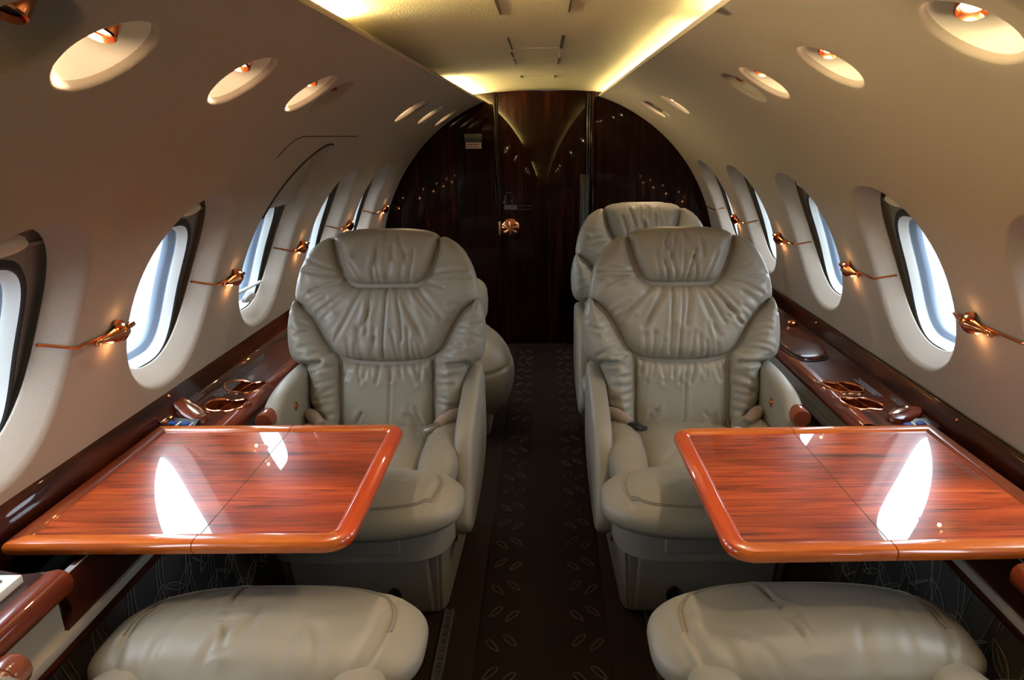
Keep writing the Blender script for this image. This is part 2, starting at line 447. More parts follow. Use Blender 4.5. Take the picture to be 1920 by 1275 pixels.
# ceiling panel with the cove troughs
def ceil_z(x): return .224 - .15 * x * x
def ceiling():
    xs = np.linspace(-.43, .43, 44); ys = np.linspace(Y0, Y1, 70); V = []; F = []
    for y in ys:
        for x in xs: V.append(w3(x + .01, y, ceil_z(x)))
    n = len(xs)
    for i in range(len(ys) - 1):
        for j in range(n - 1): F.append((i * n + j, i * n + j + 1, (i + 1) * n + j + 1, (i + 1) * n + j))
    for sx in (-1, 1):   # trough outer side
        x = .43 * sx + .01; b = len(V)
        V += [w3(x, Y0, ceil_z(.43)), w3(x, Y1, ceil_z(.43)), w3(x, Y1, .150), w3(x, Y0, .150)]; F.append((b, b + 1, b + 2, b + 3))
    o = mesh('ceiling', V, F, M_ceil); tag(o, kind='structure')
    # slots of the service panels
    def slot(x, y0, y1, w=.004, m=M_seam):
        bm = bmesh.new(); box(bm, x - w / 2, x + w / 2, y0, y1, ceil_z(x) + H - .0022, ceil_z(x) + H + .003); bmo('panel_slot', bm, m, o, smooth=False)
    slot(-.082, 1.28, 1.42); slot(.047, 1.28, 1.40, .003)
    slot(-.085, 1.74, 1.96); slot(.045, 1.72, 1.95, .008)
    slot(-.090, 2.04, 2.14, .006); slot(.045, 2.02, 2.16, .003, M_cream)
    slot(-.090, 2.20, 2.36, .003); slot(.045, 2.20, 2.36, .008)
    slot(-.088, 2.80, 2.88, .008); slot(.042, 2.80, 2.90, .006)
    for y in (1.955, 2.365, 2.80):
        bm = bmesh.new(); box(bm, -.085, .045, y - .001, y + .001, ceil_z(.05) + H - .0006, ceil_z(0) + H + .003); bmo('panel_joint', bm, M_ceil, o, smooth=False)
    return o
ceiling()
def cove(x, y0, y1, lab):
    bm = bmesh.new(); tube(bm, [(x, y0, H + .190), (x, (y0 + y1) / 2, H + .190), (x, y1, H + .190)], .0075, 10)
    o = bmo('cove_light', bm, M_tube); tag(o, lab, 'light', 'cove tubes behind the ceiling lips')
cove(-.352, -1.2, 1.30, 'warm strip light above the left wall lip, its front run at the top edge')
cove(-.352, 2.62, 3.62, 'warm strip light above the left wall lip, short run nearest the dark wood bulkhead')
cove(.332, -1.2, 1.33, 'warm strip light above the right wall lip, its front run at the top edge')
cove(.332, 1.42, 3.60, 'warm strip light above the right wall lip, long run reaching the bulkhead')

# ------------------------------------------------------------------ recessed lamps and air nozzles
def downlight(side, y, lit, lab):
    c = cyl(side, y, A_D[side]); nrm = (cyl(side, y, A_D[side], 1.0) - c)     # pointing out of the cabin
    e = empty('recessed_downlight' if lit else 'air_nozzle', c)
    tag(e, lab, 'light' if lit else 'air vent', ('lit' if lit else 'unlit') + ' recesses in the upper wall')
    q = nrm.to_track_quat('Z', 'Y').to_matrix().to_4x4()
    bm = bmesh.new(); r = DR - .001
    prof = [(DR + .0015, .0055), (r, .010), (r - .001, .016), (r - .005, .026), (r - .014, .036), (r - .028, .042), (.0005, .044)]
    if side == 0: pass
    lathe(bm, prof, q, 36); bmo('cup', bm, M_cup if lit else M_plastic2, e)
    # copper swivel can tilted towards straight down, placed at the high side of the cup
    upv = Vector((0, 0, 1)); axis = (nrm * .12 + upv * .9 + Vector((.25, .55, 0))).normalized()   # turned towards the nose
    tang = (upv - nrm * upv.dot(nrm)).normalized()
    base = nrm * .030 + tang * .020 
    q2 = Matrix.Translation(base) @ axis.to_track_quat('Z', 'Y').to_matrix().to_4x4()
    bm = bmesh.new()
    lathe(bm, [(.0135, -.012), (.0165, -.018), (.0185, -.016), (.0185, .010), (.016, .016)], q2, 24, close_end=True)
    bmo('swivel_can', bm, M_cop, e)
    bm = bmesh.new(); q3 = Matrix.Translation(nrm * .036 + tang * .024) @ nrm.to_track_quat('Z', 'Y').to_matrix().to_4x4()
    lathe(bm, [(.022, .004), (.026, 0.0), (.027, .003), (.026, .008)], q3, 28, close_end=False)
    bmo('copper_collar', bm, M_cop, e)
    if lit:
        bm = bmesh.new(); lathe(bm, [(.0134, -.0095), (.0001, -.0115)], q2, 20); bmo('lens', bm, M_lens, e)
        ld = bpy.data.lights.new('downlight_beam', 'SPOT'); ld.energy = SPOT; ld.color = (1, .74, .48); ld.spot_size = R(95); ld.spot_blend = .6; ld.shadow_soft_size = .012
        o = bpy.data.objects.new('downlight_beam', ld); COL.objects.link(o); o.parent = e
        d = (-axis + Vector((0, random.uniform(-.1, .3), -.4))).normalized()
        l2 = bpy.data.lights.new('cup_glow', 'POINT'); l2.energy = .20; l2.color = (1, .68, .40); l2.shadow_soft_size = .006
        o2 = bpy.data.objects.new('cup_glow', l2); COL.objects.link(o2); o2.parent = e; o2.location = q2 @ Vector((0, 0, -.026))
        o.location = q2 @ Vector((0, 0, -.022)); o.rotation_euler = d.to_track_quat('-Z', 'Y').to_euler()
    else:
        bm = bmesh.new(); lathe(bm, [(.0134, -.010), (.0001, -.008)], q2, 20); bmo('nozzle_mouth', bm, M_black, e)
random.seed(4)
names = ['nearest the camera', 'second from the front', 'third from the front', 'fourth from the front', 'fifth from the front', 'sixth from the front', 'seventh from the front', 'eighth from the front', 'ninth from the front', 'last before the bulkhead']
for s, L in ((-1, DL_L), (1, DL_R)):
    sd = 'left' if s < 0 else 'right'; k = 0
    for y, lit in L:
        if y < .5:
            lab = '%s copper %s recessed in the %s upper wall, out of view towards the nose %s' % ('lit' if lit else 'unlit', 'downlight' if lit else 'air nozzle', sd, {-.62: 'first', -.30: 'second', .10: 'third'}[y])
        else:
            lab = '%s in the %s upper wall, %s of its row' % ('lit copper downlight' if lit else 'unlit copper air nozzle', sd, names[min(k, 9)]); k += 1
        if y < .5: continue
        downlight(s, y, lit, lab)

# ------------------------------------------------------------------ copper accent lamps on rods between the windows
def accent(side, y, ya, yb, lab):
    ang = R(20.8 if side < 0 else 19.9)
    c = cyl(side, y, ang, -.004); e = empty('accent_lamp', c); tag(e, lab, 'lamp', 'copper accent lamps between windows')
    # rod follows the wall from one window opening to the next
    wins = WIN_L if side < 0 else WIN_R
    def depth(yy):
        d = 0
        for cy in wins:
            t = abs(yy - cy)
            if t < FW: d = max(d, float(np.interp(1 - max(0, (t - OW)) / (FW - OW), [0, .16, .35, .6, .86, 1], [0, .02, .25, .55, .86, 1.0])) * FD)
        return d
    ys = [v for v in np.linspace(ya, yb, 60) if v <= Y1 - .004]
    bm = bmesh.new()
    tube(bm, [cyl(side, v, ang, depth(v) - .004) - c for v in ys], .0028, 8)
    bmo('rod', bm, M_cop, e)
    n_in = (cyl(side, y, ang, -1) - cyl(side, y, ang, 0)).normalized()
    up = Vector((0, 0, 1)); up = (up - n_in * up.dot(n_in)).normalized(); f = Vector((0, -1, 0))   # f: towards the nose
    M = Matrix((( f.x, up.x, n_in.x, 0), (f.y, up.y, n_in.y, 0), (f.z, up.z, n_in.z, 0), (0, 0, 0, 1)))
    # shell shaped body: a cone narrowing towards the nose with flutes
    bm = bmesh.new(); seg = 20; rings = []
    for t, rr in ((-.030, .0105), (-.028, .0155), (-.020, .018), (-.008, .0165), (.008, .012), (.024, .0085), (.042, .0062), (.052, .0058), (.054, .0066), (.057, .0066), (.058, .003)):
        ring = []
        for k in range(seg):
            a = 2 * math.pi * k / seg; fl = 1 + (.07 * math.cos(5 * a) if t < .03 else 0)
            ring.append(bm.verts.new(M @ Vector((t, math.cos(a) * rr * 1.05 * fl - .002, math.sin(a) * rr * .8 * fl + .008))))
        rings.append(ring)
    for A, B in zip(rings, rings[1:]):
        for k in range(seg): bm.faces.new((A[k], A[(k + 1) % seg], B[(k + 1) % seg], B[k]))
    bm.faces.new(rings[0][::-1]); bm.faces.new(rings[-1])
    bmo('lamp_body', bm, M_cop, e)
    bm = bmesh.new(); tube(bm, [M @ Vector((-.030, 0, .006)), M @ Vector((-.055, .002, .005)), M @ Vector((-.062, .002, .004))], .0055, 10); bmo('socket', bm, M_cop, e)
    # little hood with the bulb under it, above the body, and one glow below
    bm = bmesh.new(); q = Matrix.Translation(M @ Vector((-.008, .019, .008))) @ up.to_track_quat('Z', 'Y').to_matrix().to_4x4()
    lathe(bm, [(.010, -.004), (.011, .0), (.0085, .005), (.0001, .008)], q, 16); bmo('hood', bm, M_cop, e)
    bm = bmesh.new(); bmesh.ops.create_icosphere(bm, subdivisions=2, radius=.0024, matrix=Matrix.Translation(M @ Vector((-.004, .0215, .0165))))
    bmo('bulb', bm, M_bulb, e); bm = bmesh.new()
    bmesh.ops.create_icosphere(bm, subdivisions=2, radius=.0024, matrix=Matrix.Translation(M @ Vector((.002, -.0185, .005))))
    bmo('lower_bulb', bm, M_bulb, e)
    for dv, pw, col in ((( -.002, -.030, .014), ACC, (1, .45, .16)), ((-.004, .034, .018), ACC * .35, (1, .5, .2))):
        ld = bpy.data.lights.new('accent_glow', 'POINT'); ld.energy = pw; ld.color = col; ld.shadow_soft_size = .004
        o = bpy.data.objects.new('accent_glow', ld); COL.objects.link(o); o.parent = e; o.location = M @ Vector(dv)
order = ['nearest the camera', 'second back', 'third back', 'fourth back', 'fifth back, beside the bulkhead']
for s, L, Wn in ((-1, LAMP_L, WIN_L), (1, LAMP_R, WIN_R)):
    k = 0
    for y in L:
        a = max([w for w in Wn if w < y]) + OW; nb = [w for w in Wn if w > y]
        b = (min(nb) - OW) if nb else 3.66
        if y < 1: continue
        lab = 'small copper lamp on a copper rod on the %s wall, %s' % ('left' if s < 0 else 'right', order[min(k, 4)])
        accent(s, y, a - .002, b + .002, lab); k += 1
# last right rod runs from the rearmost window to the bulkhead
bm = bmesh.new(); ang = R(19.9)
tube(bm, [cyl(1, y, ang, (FD * max(0, 1 - max(0, (abs(y - 3.29) - OW)) / (FW - OW)) if abs(y - 3.29) < FW else 0) - .004) for y in np.linspace(3.445, 3.66, 20)], .0028, 8)
tag(bmo('copper_rod', bm, M_cop), 'bare copper rod end on the right wall between the rearmost window and bulkhead', 'rod')

# thin outline of the emergency hatch above the third left window
bm = bmesh.new()
pts = [(1.66, 44.0), (1.665, 46), (1.68, 47.6), (1.71, 48.2)] + [(y, 48.3) for y in np.linspace(1.76, 2.21, 10)]
tube(bm, [cyl(-1, y, R(a), -.0003) for y, a in pts], .0016, 6)
o = bmo('hatch_outline', bm, M_seam, walls[-1])

# ------------------------------------------------------------------ aft bulkhead, door
def bulkhead():
    outer = []
    for a in np.linspace(-40, 180 + 40, 130):     # full circle down to the floor
        x = WCX + (WR + .04) * math.cos(R(a)); z = WCZ + (WR + .04) * math.sin(R(a)); outer.append((x, z))
    outer = [(x, z) for x, z in outer if z > -H]
    outer = [(outer[0][0], -H)] + outer + [(outer[-1][0], -H)]
    door = [(-.243, -H + .004)] + [(-.243, .215), (-.12, .235), (0, .24), (.12, .235), (.215, .215)] + [(.215, -H + .004)]
    d2 = resample(np.array(door), .05); 
    P, F = cdt(resample(np.array(outer), .04), [d2], .15)
    V = [w3(p[0], Y1, p[1]) for p in P]
    o = mesh('wall_back', V, F, M_dark, smooth=False); tag(o, kind='structure')
    bm = bmesh.new()      # jambs of the doorway
    box(bm, -.262, -.246, Y1 - .010, Y1 + .03, 0, H + .225, .003); box(bm, .236, .256, Y1 - .020, Y1 + .03, 0, H + .225, .006)
    bmo('door_jamb', bm, M_dark, o)
    bm = bmesh.new(); box(bm, .216, .224, Y1 - .012, Y1 + .01, .7, H + .21, .003); box(bm, .228, .233, Y1 - .020, Y1 + .01, .6, H + .21, .002)
    bmo('curtain_track', bm, mat('dark_metal', (.10, .09, .08), .25, metal=1.0), o)
    bm = bmesh.new(); box(bm, -.5, .5, Y1 + .036, Y1 + .05, -.02, H + .3); bmo('light_leak_blocker', bm, M_black, o)  # unseen plate added to stop daylight leaking through the door gaps
    d = empty('door_1', w3(-.014, Y1, -H)); tag(d, kind='structure'); z0 = 0
    def L(x, y, z): return Vector((x + .014, y, z + H))
    bm = bmesh.new(); box(bm, -.226, .226, .004, .034, .004, H + .222, .004); bmo('door_panel', bm, M_dark, d)
    bm = bmesh.new(); box(bm, -.2315, -.2275, -.004, .012, .02, H + .19, .001); bmo('edge_strip', bm, M_black, d)
    bm = bmesh.new(); q = Matrix.Translation(L(-.187, .002, -.470)) @ Matrix.Rotation(R(90), 4, 'X')
    seg = 48; rings = []
    for r_, z in ((.045, 0), (.047, .003), (.044, .006), (.030, .010), (.012, .0125), (.002, .013)):
        rings.append([bm.verts.new(q @ Vector((r_ * math.cos(2 * math.pi * k / seg), r_ * 1.06 * math.sin(2 * math.pi * k / seg), z + (.0022 * math.cos(8 * 2 * math.pi * k / seg) if .005 < z < .011 else 0)))) for k in range(seg)])
    for A, B in zip(rings, rings[1:]):
        for k in range(seg): bm.faces.new((A[k], A[(k + 1) % seg], B[(k + 1) % seg], B[k]))
    bm.faces.new(rings[-1]); bmo('round_door_pull', bm, M_cop, d)
    bm = bmesh.new(); box(bm, -.2355, -.2265 + .002, -.010, 0.0, H - .507, H - .436, .001); bmo('latch_plate', bm, M_brass, d)
    bm = bmesh.new(); box(bm, -.203, -.135, .001, .0045, H - .375, H - .35, .0008); box(bm, -.131, -.056, .001, .0045, H - .356, H - .354); box(bm, -.131, -.056, .001, .0045, H - .374, H - .372)
    box(bm, -.19, -.16, .001, .0045, H - .287, H - .285)
    bmo('door_placard', bm, mat('faint_print', (.06, .05, .05), .5), d)
    return o
wb = bulkhead()
# exit card
e = empty('warning_card', w3(-.369, Y1 - .002, -.045)); tag(e, 'small white card with red lettering on the dark bulkhead left of the door', 'sign')
bm = bmesh.new(); box(bm, -.041, .041, -.003, .001, -.0155, .0155, .0005); bmo('card', bm, mat('card_white', (.42, .38, .35), .6), e)
bm = bmesh.new(); box(bm, -.046, .046, -.004, .001, .017, .058, .001); bmo('holder', bm, M_black, e)
def text(txt, size, loc, rot, m, parent, name, ext=.0004):
    cu = bpy.data.curves.new(name, 'FONT'); cu.body = txt; cu.size = size; cu.extrude = ext; cu.align_x = 'CENTER'; cu.align_y = 'CENTER'
    ob = bpy.data.objects.new(name, cu); COL.objects.link(ob); dg = bpy.context.evaluated_depsgraph_get()
    me = bpy.data.meshes.new_from_object(ob.evaluated_get(dg)); bpy.data.objects.remove(ob)
    o = link(name, me, m, parent, smooth=False); o.location = loc; o.rotation_euler = rot; return o
bm = bmesh.new()
for a_, b_ in ((-.035, -.022), (-.019, -.006), (-.003, .014), (.017, .027)): box(bm, a_, b_, -.0042, -.0028, .003, .009)
bmo('print_row', bm, mat('card_red', (.25, .05, .04), .6), e, smooth=False)      # worn, unreadable first row
text('No Smoking', .0125, (-.004, -.0042, -.0065), (R(90), 0, 0), mat('card_red', (.25, .05, .04), .6), e, 'lettering')
# curtain gathered beside the door
bm = bmesh.new(); prev = None; n = 26
for j, z in enumerate(np.linspace(.002, H - .19, 14)):
    ring = []
    for k in range(n):
        a = 2 * math.pi * k / n; rr = 1 + .22 * math.cos(7 * a + z)
        ring.append(bm.verts.new((.203 + .020 * rr * math.cos(a), 3.615 + .028 * rr * math.sin(a), z)))
    if prev:
        for k in range(n): bm.faces.new((prev[k], prev[(k + 1) % n], ring[(k + 1) % n], ring[k]))
    prev = ring
bm.faces.new(prev)
tag(bmo('curtain', bm, M_curt), 'narrow dark curtain gathered at the right side of the door', 'curtain')

# ------------------------------------------------------------------ floor, runner, step
bm = bmesh.new(); box(bm, -.95, .95, Y0, Y1 + .1, -.03, 0)
tag(bmo('floor', bm, M_carpet), kind='structure')
def runner():
    bm = bmesh.new(); box(bm, -.163, .138, Y0 + .05, 3.66, 0, .006, .002)
    random.seed(7); k = 0; y = 1.2
    while y < 3.6:
        for s, x in ((-1, -.108), (1, .090)):
            for q in (-1, 1):
                a = R(38) * (1 if (k + (s > 0)) % 2 else -1); L_, w_ = .046, .0068
                cx, cy = x + q * .020, y + q * .008 * (1 if a > 0 else -1)
                pts = []
                for t in range(18):
                    u = 2 * math.pi * t / 18; lx, ly = w_ * math.sin(u) * (1 + .35 * math.cos(u)), L_ * .5 * math.cos(u)
                    pts.append((cx + lx * math.cos(a) - ly * math.sin(a), cy + lx * math.sin(a) + ly * math.cos(a), .0065))
                tube(bm, pts, .0022, 5, closed=True, mi=1)
        y += .10; k += 1
    o = bmo('aisle_runner', bm, None, mats=[M_runner, M_motif], angle=None)
    tag(o, 'dark brown aisle carpet with two rows of small leaf loops', 'carpet')
runner()
for s, x, lab in ((-1, -.241, 'dark perforated seat track on the floor by the left front seat'), (1, .246, 'dark perforated seat track on the floor by the right front seat')):
    bm = bmesh.new(); box(bm, x - .012, x + .012, 1.0, 1.42, 0, .006, .001)
    for sx in (-.009, .009): box(bm, x + sx - .003, x + sx + .003, 1.0, 1.42, .004, .010, .001)
    y = 1.01
    while y < 1.41:
        for a_ in (0,): lathe(bm, [(.0065, .0062), (.0065, .0085), (.004, .0085), (.0035, .0065)], Matrix.Translation((x, y, 0)), 10)
        y += .025
    tag(bmo('seat_track', bm, mat('track_metal', (.05, .05, .05), .6, metal=.3)), lab, 'seat track')

# ------------------------------------------------------------------ side ledges
SEC = {-1: [(.878, -.556), (.871, -.562), (.862, -.600), (.856, -.606), (.825, -.618), (.79, -.626), (.752, -.622), (.735, -.618), (.724, -.620), (.717, -.627), (.715, -.637), (.716, -.650), (.724, -.658), (.735, -.660)]}
SEC[1] = [(x + .016 if x > .86 else x + .004 if x > .8 else x - .018, z - (.026 if x > .84 else .012 if x > .8 else 0.0)) for x, z in SEC[-1]]
def sec_z(side, x):
    P = sorted(SEC[side][2:8]); xs = [p[0] for p in P]; zs = [p[1] for p in P]; return float(np.interp(x, xs, zs))
def peanut(cy, cx, L_, w, rot, N=48, pinch=.25):
    out = []
    for k in range(N):
        t = 2 * math.pi * k / N; c, s = math.cos(t), math.sin(t)
        lx = L_ * math.copysign(abs(c) ** .75, c); ly = w * s * (1 - pinch * math.exp(-(lx / (L_ * .35)) ** 2)) 
        out.append((cy + lx * math.sin(rot) + ly * math.cos(rot), cx + lx * math.cos(rot) - ly * math.sin(rot)))
    return np.array(out)
def ledge(side):
    sd = 'left' if side < 0 else 'right'
    e = empty('side_ledge', (side * .79, 2.0, H - .6)); tag(e, 'glossy dark wood side ledge under the %s windows' % sd, 'ledge')
    org = Vector(e.location)
    P = lambda x, y, z: Vector((side * x, y, z + H)) - org
    cups = [(1.672, .784, .052, .044, .18), (1.546, .776, .050, .042, .16)] if side < 0 else [(1.645, .768, .052, .030, .12), (1.555, .772, .053, .031, .14)]
    if side > 0: cups = [(1.645, .762, .050, .042, .15), (1.530, .759, .050, .042, .18)]
    sec = SEC[side]
    # arc-length parameter of the section
    sx = [p[0] for p in sec]; sz = [p[1] for p in sec]
    d = np.r_[0, np.cumsum(np.hypot(np.diff(sx), np.diff(sz)))]
    segs = [(Y0, .884, []), (1.40, Y1, [peanut(c[0], 0, c[2], c[3], c[4]) for c in cups])]
    def s_of_x(x):
        i0, i1 = 2, 8
        xs = np.array(sx[i0:i1]); ds = d[i0:i1]; return float(np.interp(-x, -xs, ds))
    for (ya, yb, _) in segs:
        holes = []
        if ya > 1:
            for c in cups:
                pp = peanut(c[0], c[1], c[2], c[3], c[4]); holes.append(np.array([(p[0], s_of_x(p[1])) for p in pp]))
        n = int((yb - ya) / .04); out = [(ya + (yb - ya) * i / n, 0) for i in range(n)]
        out += [(yb, v) for v in d[:-1]] + [(yb - (yb - ya) * i / n, d[-1]) for i in range(n)] + [(ya, v) for v in d[::-1][:-1]]
        # rows at the section vertices keep the nose round
        rows = []
        for v in d[1:-1]:
            for i in range(1, n): rows.append((ya + (yb - ya) * i / n, v))
        rows = np.array(rows)
        for h in holes: rows = rows[~inside(h, rows)]; rows = rows[pdist(h, rows) > .004]
        Vv = []; Eg = []
        for l in [out] + [list(map(tuple, h)) for h in holes]:
            b = len(Vv); Vv += [tuple(p) for p in l]; m_ = len(l); Eg += [(b + i, b + (i + 1) % m_) for i in range(m_)]
        Vv += [tuple(r_) for r_ in rows]
        vo, eo, fo, *_ = delaunay_2d_cdt([Vector(v) for v in Vv], Eg, [], 0, 1e-7)
        Pp = np.array([(v.x, v.y) for v in vo]); F = np.array([f for f in fo if len(f) == 3]); c_ = Pp[F].mean(1); k = np.ones(len(F), bool)
        for h in holes: k &= ~inside(h, c_)
        F = F[k]
        X = np.interp(Pp[:, 1], d, sx); Z = np.interp(Pp[:, 1], d, sz)
        mesh('ledge_top', [P(X[i], Pp[i, 0], Z[i]) for i in range(len(Pp))], F, None, e, mats=[M_darky, M_red], mi=[1 if X[f].mean() < (.752 if side < 0 else .735) and X[f].mean() < .76 else 0 for f in F], angle=50)  # redder nose faces: the lit edge of the dark wood put into colour
    # upper rail in front of the table pocket and the pocket itself
    bm = bmesh.new()
    prism(bm, [((side * x) - org.x, z + H - org.z) for x, z in (sec[0], sec[1], sec[2], (sec[2][0] + .002, -.70), (sec[0][0] + .02, -.70))], 'y', .86 - 2.0, 1.40 - 2.0)
    bmo('upper_rail', bm, M_darky, e)
    bm = bmesh.new()
    for y in (.884, 1.40): box(bm, min(side * .742, side * .86) - org.x, max(side * .742, side * .86) - org.x, y - 2.0 - (.0 if y > 1 else .01), y - 2.0 + (.01 if y > 1 else 0), -.74 + .6, -.630 + .6)
    box(bm, min(side * .73, side * .88) - org.x, max(side * .73, side * .88) - org.x, .86 - 2, 1.40 - 2, -.75 + .6, -.74 + .6)
    bmo('table_pocket', bm, M_black, e)
    bm = bmesh.new()      # wooden pocket flap with a pale top edge
    prof = [(.868 - 2, -.716 + .6), (.885 - 2, -.690 + .6), (.875 - 2, -.640 + .6), (.885 - 2, -.632 + .6), (1.395 - 2, -.632 + .6), (1.395 - 2, -.716 + .6)]
    x0 = side * .728 - org.x; prism(bm, prof, 'x', min(x0, x0 + side * .012), max(x0, x0 + side * .012)); bmo('pocket_flap', bm, M_darky, e)
    bm = bmesh.new(); box(bm, min(x0, x0 + side * .003), max(x0, x0 + side * .003), .885 - 2, 1.39 - 2, -.633 + .6, -.6312 + .6); bmo('flap_edge', bm, M_plastic2, e)
    # bright strip along the nose: light painted into ledge_top's face colour
    # cup holders
    for c in cups:
        pp = peanut(c[0], c[1], c[2], c[3], c[4])
        def loop(scale, dz): return [P(c[1] + (x - c[1]) * scale, c[0] + (y - c[0]) * scale, sec_z(side, x) + dz) for y, x in pp]
        bm = bmesh.new(); pts = loop(1.0, .001); tube(bm, pts, .0032, 8, closed=True)
        rim = bmo('cup_holder_rim', bm, M_cop, e)
        V = loop(1.0, 0) + loop(.97, -.02) + loop(.9, -.04); n = len(pp); F = []
        for j in range(2):
            for q in range(n): F.append((j * n + q, j * n + (q + 1) % n, (j + 1) * n + (q + 1) % n, (j + 1) * n + q))
        F.append(tuple(range(2 * n, 3 * n)))
        w_ = mesh('cup_holder_well', V, F, M_red, rim, angle=50)
        bm = bmesh.new(); a = np.array(pp[n // 4]); b = np.array(pp[3 * n // 4])
        tube(bm, [P(a[1], a[0], sec_z(side, a[1]) + .003), P(b[1], b[0], sec_z(side, b[1]) + .003)], .0015, 6); bmo('cup_divider', bm, M_cop, rim)
    # oval glazed lid on a wooden pod, behind the switch panel
    px, py = (.842, 1.484) if side < 0 else (.838, 1.470)
    ux, uy = -.80, -.60      # long axis: towards the aisle and the nose
    def pod_pt(a, b, oa, ob, dz):
        a += oa; b += ob; x = px + .0 + a * ux - b * uy; y = py + a * uy + b * ux; y = y if y < 1.6 else 1.6
        return P(x, y, sec_z(side, min(max(x, sec[6][0]), sec[2][0])) + dz)
    bm = bmesh.new(); N = 44; rings = []
    for sc_, dz in ((1, -.012), (1, .006), (.95, .011), (.8, .014), (.4, .015)):
        rings.append([bm.verts.new(pod_pt(a * sc_, b * sc_, .012, 0, dz)) for a, b in superell(0, 0, .058, .026, 2.5, N)])
    for A, B in zip(rings, rings[1:]):
        for q in range(N): bm.faces.new((A[q], A[(q + 1) % N], B[(q + 1) % N], B[q]))
    bm.faces.new(rings[-1]); pod = bmo('lidded_pod', bm, M_red, e)
    bm = bmesh.new(); rings = []
    for sc_, dz in ((1.0, .008), (1.04, .014), (.95, .017), (.85, .0145), (.5, .018), (.05, .019)):
        rings.append([bm.verts.new(pod_pt(a * sc_, b * sc_, .018, -.010, dz)) for a, b in superell(0, 0, .044, .0125, 2, N)])
    for A, B in zip(rings, rings[1:]):
        for q in range(N): bm.faces.new((A[q], A[(q + 1) % N], B[(q + 1) % N], B[q]))
    bm.faces.new(rings[-1]); bmo('oval_lid', bm, mat('pale_bronze', (.52, .32, .22), .25, metal=1.0), pod)
    # switch panel with two blue buttons, tilted towards the cabin
    zz = sec_z(side, .83); bm = bmesh.new()
    x0_, x1_ = .790, .866; ya_, yb_ = 1.386, 1.440
    V = [P(x0_, ya_, zz - .008), P(x1_, ya_, zz - .002), P(x1_, yb_, zz + .008), P(x0_, yb_, zz + .004), P(x0_, ya_, zz - .02), P(x1_, ya_, zz - .02), P(x1_, yb_, zz - .02), P(x0_, yb_, zz - .02)]
    F = [(0, 1, 2, 3), (7, 6, 5, 4), (0, 4, 5, 1), (1, 5, 6, 2), (2, 6, 7, 3), (3, 7, 4, 0)]
    pan = mesh('switch_panel', V, F, M_black, e, smooth=False)
    def pz(x, y): return zz - .008 + (x - x0_) / (x1_ - x0_) * .006 + (y - ya_) / (yb_ - ya_) * .012
    for j, xx in enumerate((.812, .841)):
        bm = bmesh.new(); lathe(bm, [(.0095, -.001), (.0095, .003), (.008, .0045), (.001, .005)], Matrix.Translation(P(xx, 1.416, pz(xx, 1.416))), 20); bmo('blue_button', bm, M_blue, pan)
        bm = bmesh.new()
        for dx in (-.0135, .0135):
            c = P(xx + dx, 1.416, pz(xx + dx, 1.416)); box(bm, c.x - .0012, c.x + .0012, c.y - .012, c.y + .012, c.z - .003, c.z + .0022)
        bmo('button_mark', bm, M_white, pan)
    # printed placards: fine rows of lettering on the sloping back board
    for (xa, xb, ya, yb, rows_) in ((.846, .862, 1.52, 1.60, 5), (.812, .834, 1.585, 1.73, 8), (.846, .860, 1.74, 1.83, 4), (.822, .838, 1.76, 1.93, 6)):
        if side > 0 and ya > 1.7: continue
        bm = bmesh.new()
        random.seed(int(xa * 1e4 + ya * 100))
        for r_ in range(rows_):
            x = xa + (xb - xa) * (r_ + .5) / rows_ + (.008 if side > 0 else 0); y = ya + random.uniform(0, .02); yend = yb - random.uniform(0, .03); h = (xb - xa) / rows_ * .28
            while y < yend:
                l = random.uniform(.004, .011); z = sec_z(side, x)
                bz = (z + H - org.z); box(bm, side * x - org.x - h, side * x - org.x + h, y - 2, y + l - 2, bz - .002, bz + .0016); y += l + .003
        bmo('placard_print', bm, M_text, e, smooth=False)
    # brass stud on the rail
    for y in ((1.47, 2.5) if side < 0 else (1.36, 2.16)):
        bm = bmesh.new(); bmesh.ops.create_icosphere(bm, subdivisions=2, radius=.005, matrix=Matrix.Translation(P(sec[1][0] - .001, y, sec[1][1] - .006))); bmo('stud', bm, M_cop, e)
    if side > 0:   # domed wooden lid further back
        bm = bmesh.new(); N = 40; rings = []
        cx_, cy_ = .778, 1.985
        base = catmull([(-.125, -.045), (-.10, .03), (-.02, .066), (.06, .062), (.125, .02), (.11, -.035), (.03, -.060), (-.06, -.064)], 5)
        for sc_, dz in ((1.03, -.004), (1.0, .005), (.97, .009), (.85, .012), (.5, .014), (.05, .015)):
            rings.append([bm.verts.new(P(cx_ + b * sc_, cy_ + a * sc_, sec_z(side, cx_ + b * sc_) + dz)) for a, b in base])
        n = len(base)
        for A, B in zip(rings, rings[1:]):
            for q in range(n): bm.faces.new((A[q], A[(q + 1) % n], B[(q + 1) % n], B[q]))
        bm.faces.new(rings[-1]); lid = bmo('domed_lid', bm, M_darky, e)
        bm = bmesh.new(); tube(bm, [P(cx_ + b * 1.04, cy_ + a * 1.04, sec_z(side, cx_ + b * 1.04) + .001) for a, b in base], .003, 6, closed=True); bmo('lid_gap', bm, M_black, lid)
        bm = bmesh.new(); q = Matrix.Translation(P(.848, 2.27, sec_z(1, .848) + .004)); lathe(bm, [(.018, 0), (.018, .008), (.012, .014), (.002, .015)], q, 20); bmo('copper_button', bm, M_cop, e)
    else:          # socket plate in front of the table
        bm = bmesh.new(); box(bm, -.850 - org.x, -.772 - org.x, .745 - 2, .864 - 2, -.630 + .6, -.612 + .6, .002)
        pl = bmo('socket_plate', bm, M_white, e)
        bm = bmesh.new(); z = -.6110 + .6
        def bx(xa, xb, ya, yb): box(bm, xa - org.x, xb - org.x, ya - 2, yb - 2, z - .002, z + .0008)
